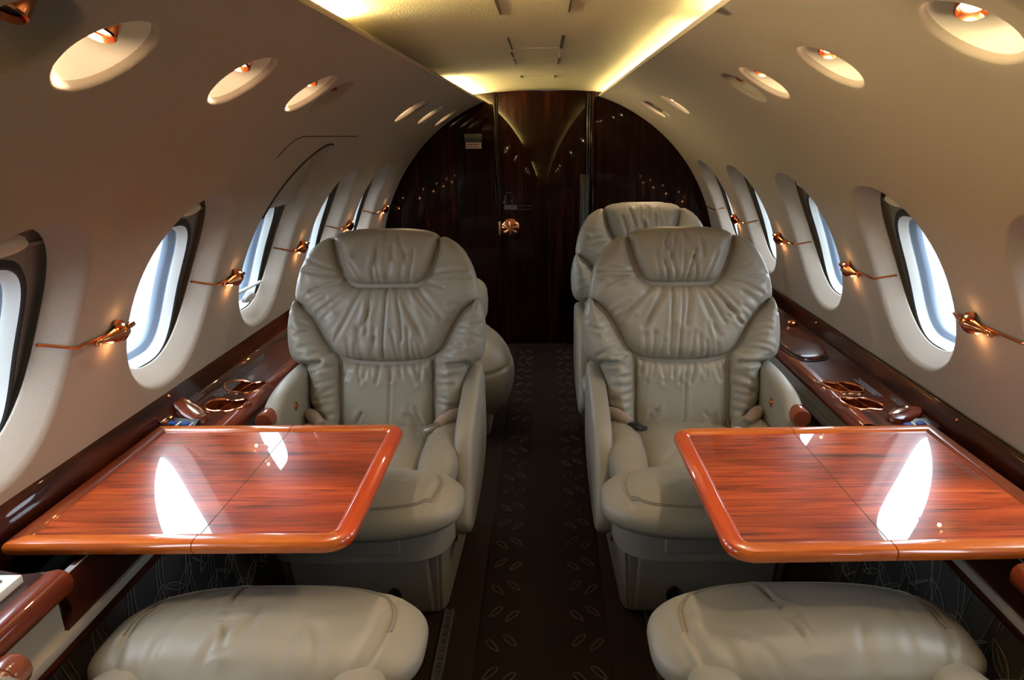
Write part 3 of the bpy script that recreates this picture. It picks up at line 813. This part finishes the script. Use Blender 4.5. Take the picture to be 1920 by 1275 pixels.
        bx(-.824, -.820, .812, .829); bx(-.802, -.798, .806, .822); bx(-.807, -.794, .812, .8155)
        lathe(bm, [(.004, .0005), (.0005, .0006)], Matrix.Translation((-.792 - org.x, .845 - 2, z)), 12)
        bmo('socket_slot', bm, M_black, pl)
    return e
for s in (-1, 1): ledge(s)

# lower side panels: beige band, rail, dark strip, patterned fabric
def leafy(side, x):
    """vine and leaf thread lines on the lower panel, in the panel's own plane"""
    bm = bmesh.new(); random.seed(11 + side)
    xx = side * (x - .0012)
    def line(pts, w=.0011):
        P = [Vector((xx, p[0], p[1])) for p in pts]; tube(bm, P, w, 4, mi=0)
    y = .75
    while y < 2.2:
        for q in range(3):
            yo = y + q * .012; ph = random.uniform(0, 6)
            line([(yo + .014 * math.sin(z * 22 + ph * .3 + y * 9), z) for z in np.linspace(.04, .36, 16)], .0009)
        for zc in np.arange(.06, .33, .095):
            for sg in (-1, 1):
                a0 = R(38 * sg + random.uniform(-8, 8)); L_ = .075; cy = y + .014 + sg * .03; cz = zc + random.uniform(-.01, .02)
                for sd in (-1, 1):
                    pts = []
                    for t in np.linspace(0, 1, 9):
                        u = t * L_; v = sd * .017 * math.sin(math.pi * t)
                        pts.append((cy + sg * (u * math.cos(a0 * sg) ) - v * math.sin(a0 * sg), cz + u * math.sin(abs(a0)) + v * math.cos(a0)))
                    line(pts)
                for t in (.3, .45, .6):
                    u = t * L_; c0 = (cy + sg * u * math.cos(a0 * sg), cz + u * math.sin(abs(a0)))
                    line([c0, (c0[0] + sg * .012, c0[1] + .010)], .0006)
        y += .09
    return bm
for s in (-1, 1):
    x = .735
    t = empty('trim_3' if s < 0 else 'trim_4', (0, 0, 0)); tag(t, kind='structure')
    bm = bmesh.new(); box(bm, *sorted((s * x, s * (x + .012))), Y0, .870, H - .715, H - .655); box(bm, *sorted((s * x, s * (x + .012))), 1.40, Y1, H - .715, H - .655)
    box(bm, *sorted((s * .745, s * .757)), .86, 1.40, H - .75, H - .715); bmo('side_band', bm, M_plastic2, t, smooth=False)
    bm = bmesh.new(); box(bm, *sorted((s * .722, s * .75)), Y0, Y1, H - .732, H - .715, .002); bmo('side_rail', bm, M_plastic2, t)
    bm = bmesh.new(); box(bm, *sorted((s * .724, s * .75)), Y0, Y1, H - .750, H - .7325, .001); bmo('dark_strip', bm, M_darky, t)
    bm = bmesh.new(); box(bm, *sorted((s * x, s * (x + .012))), Y0, Y1, 0, H - .750); bmo('fabric_panel', bm, M_fab, t, smooth=False)
    bmo('leaf_pattern', leafy(s, x), M_fab2, t, angle=None)

# ------------------------------------------------------------------ tables
def table(side, lab, xin, xseam, xout, ya, yb, ztop, twist=0.0):
    sgn = side
    e = empty('folding_table', (side * .58, (ya + yb) / 2, ztop + H), twist); tag(e, lab, 'table')
    ox, oy = side * .58, (ya + yb) / 2
    TH = .024; BW = .033
    def L(x, y, z): return Vector((side * x - ox, y - oy, z))
    # profile across the edge moulding: t = distance inwards from the rim, z
    prof = [(.012, -TH), (.004, -TH + .003), (.0005, -TH + .010), (0, -.010), (.0015, -.005), (.005, -.0015), (.010, -.0002), (BW - .0065, 0.0), (BW - .0055, -.0003), (BW - .0012, -.0036), (BW, -.0042)]
    def leaf(x0, x1, rounded, m_side, wall):
        """x0 = rim side (no rim at x1)"""
        lf = empty('table_leaf', (0, 0, 0), parent=e)
        rr = .045 if rounded else .006
        # path of the rim: from (x1, ya) to (x0, ya) to (x0, yb) to (x1, yb); direction inward
        def path(t):
            sx = 1 if x1 > x0 else -1
            r_ = max(rr - t, .0008 if not rounded else .004)
            pts = [(x1, ya + t)]
            cx, cy = x0 + sx * (t + r_), ya + t + r_
            for k in range(9):
                a = R(270 - 90 * k / 8); pts.append((cx + sx * r_ * math.cos(a), cy + r_ * math.sin(a)))
            cy = yb - t - r_
            for k in range(9):
                a = R(180 - 90 * k / 8); pts.append((cx + sx * r_ * math.cos(a), cy + r_ * math.sin(a)))
            pts.append((x1, yb - t)); return pts
        V = []; F = []; mi = []
        paths = [path(t) for t, z in prof]; n = len(paths[0])
        for (t, z), pp in zip(prof, paths): V += [L(x, y, z) for x, y in pp]
        for j in range(len(prof) - 1):
            for q in range(n - 1):
                F.append((j * n + q, j * n + q + 1, (j + 1) * n + q + 1, (j + 1) * n + q)); mi.append(1 if 5 <= q < n - 6 else 0)
        for q in (0, n - 1): F.append(tuple(j * n + q for j in range(len(prof)))); mi.append(0)
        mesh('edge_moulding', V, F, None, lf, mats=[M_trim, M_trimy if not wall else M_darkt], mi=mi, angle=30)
        pp = path(BW); V = [L(x, y, -.0042) for x, y in pp]; nb = len(V); V += [L(x, y, -TH) for x, y in path(.012)]
        F = [tuple(range(nb)), tuple(range(nb, 2 * nb))[::-1], (0, nb - 1, 2 * nb - 1, nb)]
        mesh('veneer', V, F, M_table, lf, smooth=False)
        return lf
    leaf(xin, xseam - .0008, True, M_trimy, False)
    l2 = leaf(xout, xseam + .0008, False, M_darky, True)
    bm = bmesh.new()      # hinge shadow line and support slide that runs into the ledge pocket
    box(bm, *sorted((side * (xseam - .0007) - ox, side * (xseam + .0007) - ox)), ya - oy + .004, yb - oy - .004, -.02, -.004); bmo('seam', bm, M_seam, e, smooth=False)
    bm = bmesh.new()
    for y in (ya + .09, yb - .09): box(bm, *sorted((side * (xseam) - ox, side * .715 - ox)), y - oy - .012, y - oy + .012, -.037, -.0235, .002)
    bmo('slide_rail', bm, M_steel, e)
    # small printed rows by the wall side
    bm = bmesh.new(); random.seed(3)
    for r_ in range(3):
        y = ya + .22; x = xout - BW - .012 - r_ * .006
        while y < ya + .33: l = random.uniform(.004, .010); box(bm, *sorted((side * x - ox - .0008, side * x - ox + .0008)), y - oy, y + l - oy, -.0043, -.0039); y += l + .003
    bmo('small_print', bm, M_text, e, smooth=False)
    return e
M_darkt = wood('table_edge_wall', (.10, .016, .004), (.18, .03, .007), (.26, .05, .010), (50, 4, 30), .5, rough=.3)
table(-1, 'left glossy red wood table folded out over the left seats', .307, .553, .850, .922, 1.382, -.600)
table(1, 'right glossy red wood table folded out over the right seats', .268, .525, .838, .892, 1.355, -.600, R(.9))

# ------------------------------------------------------------------ armchairs
TILT = R(16)
def creases(P, cr):
    """height change of soft folds; cr = list of (polyline, depth, width, lift)"""
    h = np.zeros(len(P))
    for pl, dep, w, lift in cr:
        pl = np.array(pl, float); d = pdist(pl, P, closed=False)
        h -= dep * np.exp(-(d / w) ** 2)
        if lift: h += lift * np.exp(-((d - 2.1 * w) / (1.3 * w)) ** 2)
    return h
def folds(rng, n, start, ang, L, depth, w, spread=.5, jitter=.01, curve=.25):
    """gathered folds fanning from an edge: start = function t->(x,y); ang = function t->radians"""
    out = []
    for i in range(n):
        t = (i + .5 + rng.uniform(-.3, .3)) / n; p = np.array(start(t)); a = ang(t) + rng.uniform(-.12, .12)
        l = L * rng.uniform(.45, 1.0); c = rng.uniform(-curve, curve); pts = []
        for k in range(6):
            u = k / 5; pts.append(p + l * u * np.array([math.cos(a + c * u), math.sin(a + c * u)]))
        out.append((pts, depth * rng.uniform(.7, 2.1), w * rng.uniform(.7, 1.35), depth * .55))
    return out
def taper_noise(P, rng, amp, sc):
    h = np.zeros(len(P))
    for _ in range(6):
        a = rng.uniform(0, 6.28); f = sc * rng.uniform(.6, 1.6); h += math.sin(1) * np.sin((P[:, 0] * math.cos(a) + P[:, 1] * math.sin(a)) * f + rng.uniform(0, 6))
    return h / 6 * amp
def pillow(name, outline, Ht, ew, cr, mapf, parent, m=None, step=.0065, noise=(.0015, 30), seed=1, pw=.48, off=None):
    rng = np.random.default_rng(seed)
    out = resample(catmull(outline, 8), step * .9)
    tg = np.roll(out, -1, 0) - np.roll(out, 1, 0); nn = np.c_[tg[:, 1], -tg[:, 0]] / (np.hypot(*tg.T)[:, None] + 1e-9)
    if inside(out, out[:1] + nn[:1] * .002)[0]: nn = -nn
    out = out + nn * .0022      # neighbours meet in a crisp seam
    P, F = cdt(out, [], step, .5)
    d = pdist(out, P); t = np.clip(d / ew, 0, 1)
    h = Ht * (1 - (1 - t) ** 2) ** pw
    h = h * (1) + (creases(P, cr) + taper_noise(P, rng, *noise)) * np.clip(d / .010, 0, 1)
    h = h - .011 * np.exp(-(d / .0045) ** 2)
    if off is not None: h = h + off(P[:, 0], P[:, 1])
    h = np.maximum(h, -.014)
    V = [mapf(P[i, 0], P[i, 1], h[i]) for i in range(len(P))]
    # skirt to close the cushion at the back
    nb = len(out); idx = {}
    bidx = []
    for q in out:
        j = int(np.argmin((P[:, 0] - q[0]) ** 2 + (P[:, 1] - q[1]) ** 2)); bidx.append(j)
    b = len(V); c = out.mean(0)
    V += [mapf(c[0] + (q[0] - c[0]) * .97, c[1] + (q[1] - c[1]) * .97, -.03) for q in out]
    F = [tuple(f) for f in F] + [(bidx[i], bidx[(i + 1) % nb], b + (i + 1) % nb, b + i) for i in range(nb) if bidx[i] != bidx[(i + 1) % nb]]
    o = mesh(name, V, F, m or M_leather, parent)
    bm = bmesh.new(); bm.from_mesh(o.data); bmesh.ops.recalc_face_normals(bm, faces=bm.faces); bm.to_mesh(o.data); bm.free()
    o.data.polygons.foreach_set('use_smooth', [True] * len(o.data.polygons))
    return o
def sym(half):   # half outline with x>=0 from top to bottom -> closed outline
    return [(x, y) for x, y in half] + [(-x, y) for x, y in half[::-1] if x > 1e-6]
def puff(name, cx, cy, cz, ax, ay, az, parent, n1=2.6, n2=2.6, cr=None, m=None, planf=None, N=72, K=30, dome=0.0):
    """superellipsoid cushion; n1 in plan, n2 in section; planf(x,y) reshapes the plan"""
    V = []; F = []
    rho = list(1 - (1 - np.linspace(.0, 1, K // 2 + 1)) ** 1.5); rho[0] = .002
    lv = [(q, 1) for q in rho] + [(q, -1) for q in rho[-2::-1]]; K = len(lv) - 1
    for q, sg_ in lv:
        ss = sg_ * max(0, 1 - q ** n2) ** (1 / n2)
        for k in range(N):
            t = 2 * math.pi * k / N; a, b = math.cos(t), math.sin(t)
            V.append([ax * q * math.copysign(abs(a) ** (2 / n1), a), ay * q * math.copysign(abs(b) ** (2 / n1), b), az * ss])
    V = np.array(V)
    if dome: V[:, 2] += np.where(V[:, 2] > 0, dome * (1 - (V[:, 0] / ax) ** 2) * (1 - (V[:, 1] / ay) ** 2), 0)
    if planf: V = planf(V)
    if cr is not None:
        top = np.clip(V[:, 2] / az, -1, 1); 
        V[:, 2] += creases(V[:, :2], cr) * (top > -.2) * np.clip(top + .2, 0, 1)
    V += np.array([cx, cy, cz])
    for j in range(K):
        for k in range(N): F.append((j * N + k, j * N + (k + 1) % N, (j + 1) * N + (k + 1) % N, (j + 1) * N + k))
    o = mesh(name, V, F, m or M_leather, parent); return o

CS = .85; CZ = H - .93 * CS - .29 * CS; FL = -CZ / CS + .002     # scale, lift and local floor level
def make_chair(loc, rz, W, lab, name='cabin_armchair', tilt=TILT, seed=1, seat_only=False):
    """faces local -Y; W = local x sign of the window side"""
    e = empty(name, (loc[0] * CS, loc[1] * CS, CZ), rz); e.scale = (CS, CS, CS); tag(e, lab, 'armchair', 'grey-beige leather cabin armchairs')
    ct, st = math.cos(tilt), math.sin(tilt); HZ = .29
    def mf(a, b, h):
        wrap = .35 * max(0, abs(a) - .12) ** 2 * 1.2        # the wings come forward
        h = h + wrap
        return Vector((a, b * st - h * ct, HZ + b * ct + h * st))
    rng = np.random.default_rng(seed)
    # --- back
    head = sym([(0, .669), (.06, .669), (.12, .663), (.155, .652), (.170, .634), (.163, .600), (.150, .555), (.132, .515), (.118, .496), (.095, .486), (.05, .483), (0, .482)])
    cr = folds(rng, 6, lambda t: (-.085 + .17 * t, .486), lambda t: R(90) + (.5 - t) * .5, .14, .0042, .0052, curve=.2)
    cr += folds(rng, 4, lambda t: (-.075 + .15 * t, .635), lambda t: R(-90) - (.5 - t) * .6, .09, .0032, .0055)
    cr.append(([(.004, .655), (.006, .56), (.0, .484)], .004, .004, .001))
    pillow('headrest', head, .062, .055, cr, mf, e, seed=seed + 10)
    up = [(.176, .640), (.215, .626), (.250, .592), (.279, .535), (.294, .470), (.293, .434), (.272, .418), (.246, .396), (.222, .360), (.200, .318), (.182, .284), (.158, .258), (.128, .243), (.07, .235), (0, .232)]
    inner = [(0, .478), (.05, .479), (.098, .481), (.122, .491), (.137, .511), (.155, .552), (.168, .598)]
    shoulder = up + [(-x, y) for x, y in up[-2::-1]] + [(-x, y) for x, y in inner[::-1]] + inner[1:]
    cr = [([(.005, .478), (.0, .40), (-.008, .31), (-.010, .234)], .009, .0042, .002)]
    for sg in (-1, 1):
        cr += folds(rng, 5, lambda t: (sg * (.118 + .03 * t), .492 + .035 * t), lambda t: (R(-20) + R(34) * t) if sg > 0 else (R(200) - R(34) * t), .15, .0042, .0050, curve=.18)
        cr += folds(rng, 5, lambda t: (sg * (.02 + .095 * t), .474), lambda t: (R(-90) + R(50) * t) if sg > 0 else (R(-90) - R(50) * t), .22, .0045, .0062, curve=.16)
        cr += folds(rng, 5, lambda t: (sg * (.02 + .11 * t), .240), lambda t: R(90) + sg * R(8) * t, .12, .0036, .0060, curve=.15)
        cr += folds(rng, 4, lambda t: (sg * (.20 + .06 * t), .335 + .075 * t), lambda t: (R(150) if sg > 0 else R(30)), .09, .0034, .0052, curve=.15)
        cr.append(([(sg * .255, .600), (sg * .276, .53), (sg * .276, .455)], .002, .003, .0005))
    pillow('shoulder_cushion', shoulder, .058, .060, cr, mf, e, seed=seed + 20)
    for sg in (-1, 1):
        b = [(.288, .440), (.303, .422), (.314, .375), (.317, .325), (.313, .275), (.300, .243), (.272, .226), (.256, .215), (.251, .180), (.250, .120), (.232, .070), (.20, .035), (.156, .030), (.154, .12), (.156, .248), (.180, .273), (.203, .310), (.224, .352), (.250, .390), (.273, .411)]
        b = [(sg * x, y) for x, y in b]
        cr = folds(rng, 7, lambda t: (sg * (.165 + .07 * t), .25 + .13 * t), lambda t: (R(8) if sg > 0 else R(172)) + sg * R(-22) * (1 - t), .10, .0046, .0055, curve=.3)
        cr += folds(rng, 6, lambda t: (sg * .16, .06 + .17 * t), lambda t: (R(-12) if sg > 0 else R(192)), .085, .0040, .0055, curve=.25)
        cr += folds(rng, 3, lambda t: (sg * (.262), .222 + .01 * t), lambda t: (R(165) if sg > 0 else R(15)) + sg * R(30) * t, .09, .006, .0065, curve=.2)
        pillow('side_bolster', b, .078, .060, cr, mf, e, seed=seed + 30 + sg)
    lum = sym([(0, .229), (.06, .231), (.12, .238), (.148, .246), (.151, .20), (.151, .10), (.148, .02), (.10, -.01), (0, -.015)])
    cr = [([(.012, .226), (.010, .12), (.004, .0)], .007, .004, .0015)]
    cr += folds(rng, 13, lambda t: (-.14 + .28 * t, .228), lambda t: R(-90) + (t - .5) * .3, .07, .0042, .0052)
    cr += folds(rng, 3, lambda t: (-.13 + .03 * t, .02), lambda t: R(60), .08, .003, .006) + folds(rng, 3, lambda t: (.13 - .03 * t, .02), lambda t: R(120), .08, .003, .006)
    pillow('lumbar_cushion', lum, .045, .045, cr, mf, e, seed=seed + 40)
    # --- upholstered shell behind
    sil = [(0, .667), (.10, .664), (.165, .640), (.213, .622), (.247, .590), (.276, .533), (.290, .468), (.290, .437), (.300, .42), (.311, .375), (.313, .325), (.309, .275), (.295, .245), (.262, .222), (.25, .18), (.247, .12), (.235, .05), (.22, -.06), (.10, -.08), (0, -.08)]
    silp = resample(catmull(sym(sil), 6), .014); n = len(silp); c = np.array([0, .30]); V = []; F = []
    for j, (sc_, hh) in enumerate(((.985, .012), (1.0, -.004), (1.005, -.025), (.99, -.055), (.94, -.080), (.80, -.094), (.4, -.10))):
        b = len(V); V += [mf(*(c + (q - c) * sc_), hh) for q in silp]
        if j:
            for q in range(n): F.append((b - n + q, b - n + (q + 1) % n, b + (q + 1) % n, b + q))
    F.append(tuple(range(len(V) - n, len(V)))); F.append(tuple(range(n))[::-1])
    mesh('back_shell', V, F, M_leather, e, angle=60)
    # --- seat
    def front(V):
        # bow the front edge, drop the back
        V = V.copy(); f = V[:, 1] < 0
        V[f, 1] *= (1 + .10 * (1 - (V[f, 0] / .3) ** 2))
        return V
    cr = folds(rng, 7, lambda t: (-.25 + .50 * t, .12), lambda t: R(-90) + (t - .5) * 1.0, .20, .0024, .0070, curve=.6)
    cr += [([(-.20, .12), (-.225, .05), (-.235, -.02), (-.225, -.09)], .007, .007, .003), ([(.21, .12), (.235, .03), (.225, -.07)], .007, .007, .003), ([(.03, .12), (.045, .04), (.07, -.04), (.075, -.10)], .006, .0045, .003)]
    sc_ = puff('seat_cushion', 0, -.485, .312, .300, .130, .068, e, 3.2, 2.2, cr, planf=front, dome=.008, N=168, K=72)
    bm = bmesh.new(); me_ = sc_.data; N_ = 168
    for j in (23, 24):
        ring = np.array([me_.vertices[j * N_ + k].co[:] for k in range(N_)])
        ring = ring[list(range(N_ // 2 - 2, N_)) + list(range(0, 3))]
        dd = np.r_[0, np.cumsum(np.linalg.norm(np.diff(ring, axis=0), axis=1))]; tt = np.linspace(0, dd[-1], 60)
        pts = np.c_[[np.interp(tt, dd, ring[:, i]) for i in range(3)]].T
        tube(bm, [Vector((p[0] * 1.004, p[1] + (p[1] + .485) * .004, p[2] + .0006)) for p in pts], .0018, 6)
    bmo('piping', bm, M_stitch, sc_)
    cr = folds(rng, 5, lambda t: (-.10 + .2 * t, .19), lambda t: R(-90) + (t - .5) * .8, .12, .0035, .010) + [([(-.1, -.12), (-.05, -.06), (.03, -.02)], .004, .012, .001)]
    puff('seat_pad', 0, -.175, .295, .158, .205, .050, e, 4.5, 2.6, cr)
    for sg in (-1, 1):
        cr = folds(rng, 6, lambda t: (-.04 + .01 * t, -.15 + .3 * t), lambda t: R(5), .08, .0022, .006)
        puff('seat_bolster', sg * .205, -.195, .314, .058, .226, .060, e, 3.2, 2.3, cr, N=80, K=36)
    # --- window side armrest with a wooden cap
    def arm(prof, x0, x1, nm, m, par):
        pr = catmull(prof, 6); bm = bmesh.new(); n = len(pr); c = pr.mean(0); rings = []
        w = abs(x1 - x0); bev = min(.02, w * .4)
        for t, ins in ((0, bev), (.15 * bev, .5 * bev), (.5 * bev, .15 * bev), (bev, 0), (w - bev, 0), (w - .5 * bev, .15 * bev), (w - .15 * bev, .5 * bev), (w, bev)):
            ring = []
            for k in range(n):
                tg = pr[(k + 1) % n] - pr[k - 1]; L_ = math.hypot(*tg) + 1e-9; nn = np.array([-tg[1], tg[0]]) / L_
                if nn.dot(c - pr[k]) < 0 and False: nn = -nn
                q = pr[k] + nn * ins * ORI
                ring.append(bm.verts.new((x0 + math.copysign(t, x1 - x0), q[0], q[1])))
            rings.append(ring)
        for A, B in zip(rings, rings[1:]):
            for q in range(n): bm.faces.new((A[q], A[(q + 1) % n], B[(q + 1) % n], B[q]))
        bm.faces.new(rings[0][::-1]); bm.faces.new(rings[-1])
        return bmo(nm, bm, m, par, angle=50)
    ORI = 1.0     # profiles below run counter-clockwise in (y, z): inward normal = left
    a_ = arm([(.16, .30), (.17, .46), (.10, .505), (-.02, .515), (-.14, .508), (-.22, .487), (-.262, .45), (-.265, .40), (-.24, .34), (-.10, .25), (.06, .25)], W * .246, W * .303, 'armrest', M_leather, e)
    bm = bmesh.new(); q = Matrix.Translation((W * .282, -.225, .452)) @ Matrix.Rotation(R(90), 4, 'X')
    lathe(bm, [(.001, -.002), (.026, 0), (.027, .022), (.0255, .0225), (.0255, .026), (.027, .0265), (.027, .054), (.024, .060), (.001, .062)], q, 28)
    bmo('wooden_arm_cap', bm, mat('cap_wood', (.22, .05, .02), .25, coat=1.0), a_)
    bm = bmesh.new(); q = Matrix.Translation((W * .2478, -.13, .44)) @ Matrix.Rotation(R(-90) * W, 4, 'Y')
    lathe(bm, [(.014, 0), (.015, .002), (.011, .004), (.007, .003), (.006, .008), (.001, .009)], q, 20); bmo('recline_button', bm, M_cop, a_)
    # --- aisle side wing with a folded armrest
    arm([(.17, .20), (.185, .40), (.16, .475), (.10, .492), (.02, .478), (-.06, .455), (-.16, .43), (-.235, .398), (-.28, .345), (-.33, .26), (-.38, .17), (-.30, .12), (0, .12)], -W * .245, -W * .302, 'aisle_side_panel', M_leather, e)
    # --- pedestal: recessed skirt, lower box with drawer, side cheeks
    bm = bmesh.new()
    pr = superell(0, -.19, .262, .315, 5, 40)
    b2 = bmesh.new(); prism(b2, pr, 'z', .145, .262); merge(bm, b2); bmo('seat_skirt', bm, M_plastic, e, angle=30)
    bm = bmesh.new(); box(bm, -.13, .13, -.509, -.495, .168, .245, .006, 3); bmo('skirt_hatch', bm, M_plastic, e)
    bm = bmesh.new(); pr = [(-.24, .10), (-.24, -.42), (-.222, -.45), (.222, -.45), (.24, -.42), (.24, .10)]
    b2 = bmesh.new(); prism(b2, pr, 'z', FL, .142)
    for v in b2.verts:
        if v.co.z < 0 and v.co.y < 0: v.co.y += .05; v.co.x *= .93
    bmesh.ops.bevel(b2, geom=[e_ for e_ in b2.edges], offset=.008, segments=2, affect='EDGES'); merge(bm, b2)
    ped = bmo('pedestal', bm, M_plastic, e, angle=35)
    bm = bmesh.new(); b2 = bmesh.new(); box(b2, -.19, .19, -.464, -.440, FL + .014, .122, .010, 3)
    for v in b2.verts: v.co.y += .05 * (.142 - v.co.z) / (.142 - FL)
    merge(bm, b2); dr = bmo('pedestal_drawer', bm, M_plastic, e)
    bm = bmesh.new(); q = Matrix.Translation((-.09 * W, -.440, -.005)) @ Matrix.Rotation(R(90), 4, 'X') @ Matrix.Diagonal((1, 1.55, 1, 1))
    lathe(bm, [(.017, 0), (.018, .004), (.0155, .006), (.013, .0045), (.001, .0045)], q, 28); bmo('drawer_pull', bm, M_black, dr)
    bm = bmesh.new(); bx = -W * .236
    b2 = bmesh.new(); box(b2, -.002, .002, -.035, .035, -.004, .004); merge(bm, b2, Matrix.Translation((bx, -.30, .115)) @ Matrix.Rotation(R(-48), 4, 'X'))
    sl = bmo('lever_slot', bm, M_black, ped, smooth=False)
    bm = bmesh.new(); tube(bm, [(bx, -.315, .098), (bx - W * .016, -.318, .098)], .005, 8); tube(bm, [(bx - W * .012, -.318, .090), (bx - W * .012, -.318, .106)], .005, 8); bmo('copper_lever', bm, M_cop, ped)
    # --- belts
    for sg in (-1, 1):
        bm = bmesh.new(); P_ = [(sg * .245, -.02, .368), (sg * .236, -.045, .376), (sg * .218, -.075, .380), (sg * .196, -.105, .377), (sg * .178, -.125, .371)]
        tube(bm, P_, .02, 12, rs=[.012, .0195, .021, .020, .016])
        bt = bmo('belt_sleeve', bm, M_belt, e)
        bm = bmesh.new(); b2 = bmesh.new(); box(b2, -.030, .024, -.017, .017, -.008, .008, .004)
        merge(bm, b2, Matrix.Translation((sg * .158, -.143, .369)) @ Matrix.Rotation(sg * R(42), 4, 'Z') @ Matrix.Rotation(R(-12), 4, 'X')); bmo('belt_buckle', bm, M_black if sg * W < 0 and W > 0 else mat('buckle_metal', (.42, .40, .37), .35, metal=.8), bt)
    return e
make_chair((-.515, 2.06, 0), 0, -1, 'grey-beige leather armchair behind the left table, facing the camera', seed=1)
make_chair((.437, 2.06, 0), 0, 1, 'grey-beige leather armchair behind the right table, facing the camera', seed=5)
make_chair((.432, 2.92, 0), 0, 1, 'rear grey-beige leather armchair against the bulkhead, half hidden behind the right one', seed=9)
make_chair((-.527, .57, 0), R(180), 1, 'left foreground grey-beige leather seat seen from above in front of the left table', tilt=R(30), seed=13)
make_chair((.487, .57, 0), R(180), -1, 'right foreground grey-beige leather seat seen from above in front of the right table', tilt=R(30), seed=17)

# rear left seat, turned side on with its rounded back to the aisle
def turned_seat():
    e = empty('turned_armchair', (-.45 * .87, 3.0 * .87, .03)); e.scale = (.87, .87, .87); tag(e, 'rear left grey-beige leather seat turned sideways, rounded back bulging beyond the front armchair', 'armchair')
    bm = bmesh.new(); N = 48
    zs = np.linspace(0, 1, 60); rings = []
    for t in zs:
        z = .05 + t * .42
        b = math.sqrt(max(0, 1 - abs(2 * t - 1.12) ** 2.6)) if abs(2 * t - 1.12) < 1 else 0
        b = max(b, .0) if t < 1 else .0
        prof = .30 * (math.sin(math.pi * min(1, max(0, .17 + .83 * t)) ** .9) ** .45 if t < .999 else .02)
        g = 1 - .022 * math.exp(-((t - .52) / .018) ** 2) - .022 * math.exp(-((t - .80) / .018) ** 2)
        rings.append([bm.verts.new(Vector((x * g, y * g, z))) for x, y in superell(0, 0, prof, prof * .95, 2.6, N)])
    for A, B in zip(rings, rings[1:]):
        for q in range(N): bm.faces.new((A[q], A[(q + 1) % N], B[(q + 1) % N], B[q]))
    bm.faces.new(rings[0][::-1]); bm.faces.new(rings[-1])
    bmo('rounded_back', bm, M_leather, e, angle=70)
    puff('headrest', -.02, .02, .53, .205, .16, .115, e, 3.5, 3.5)
    bm = bmesh.new(); box(bm, -.2, .2, -.2, .2, -.032, .10, .02); bmo('pedestal', bm, M_plastic, e)
turned_seat()

# ------------------------------------------------------------------ nose end of the cabin, ground outside
bm = bmesh.new()
box(bm, -1.0, -.28, Y0 - .04, Y0, 0, H + .3); box(bm, .28, 1.0, Y0 - .04, Y0, 0, H + .3); box(bm, -.28, .28, Y0 - .04, Y0, 0, H + .3)
tag(bmo('wall_front', bm, M_wall, smooth=False), kind='structure')
bm = bmesh.new(); box(bm, -60, 60, -60, 60, -1.85, -1.8)
tag(bmo('ground', bm, M_apron, smooth=False), kind='structure')
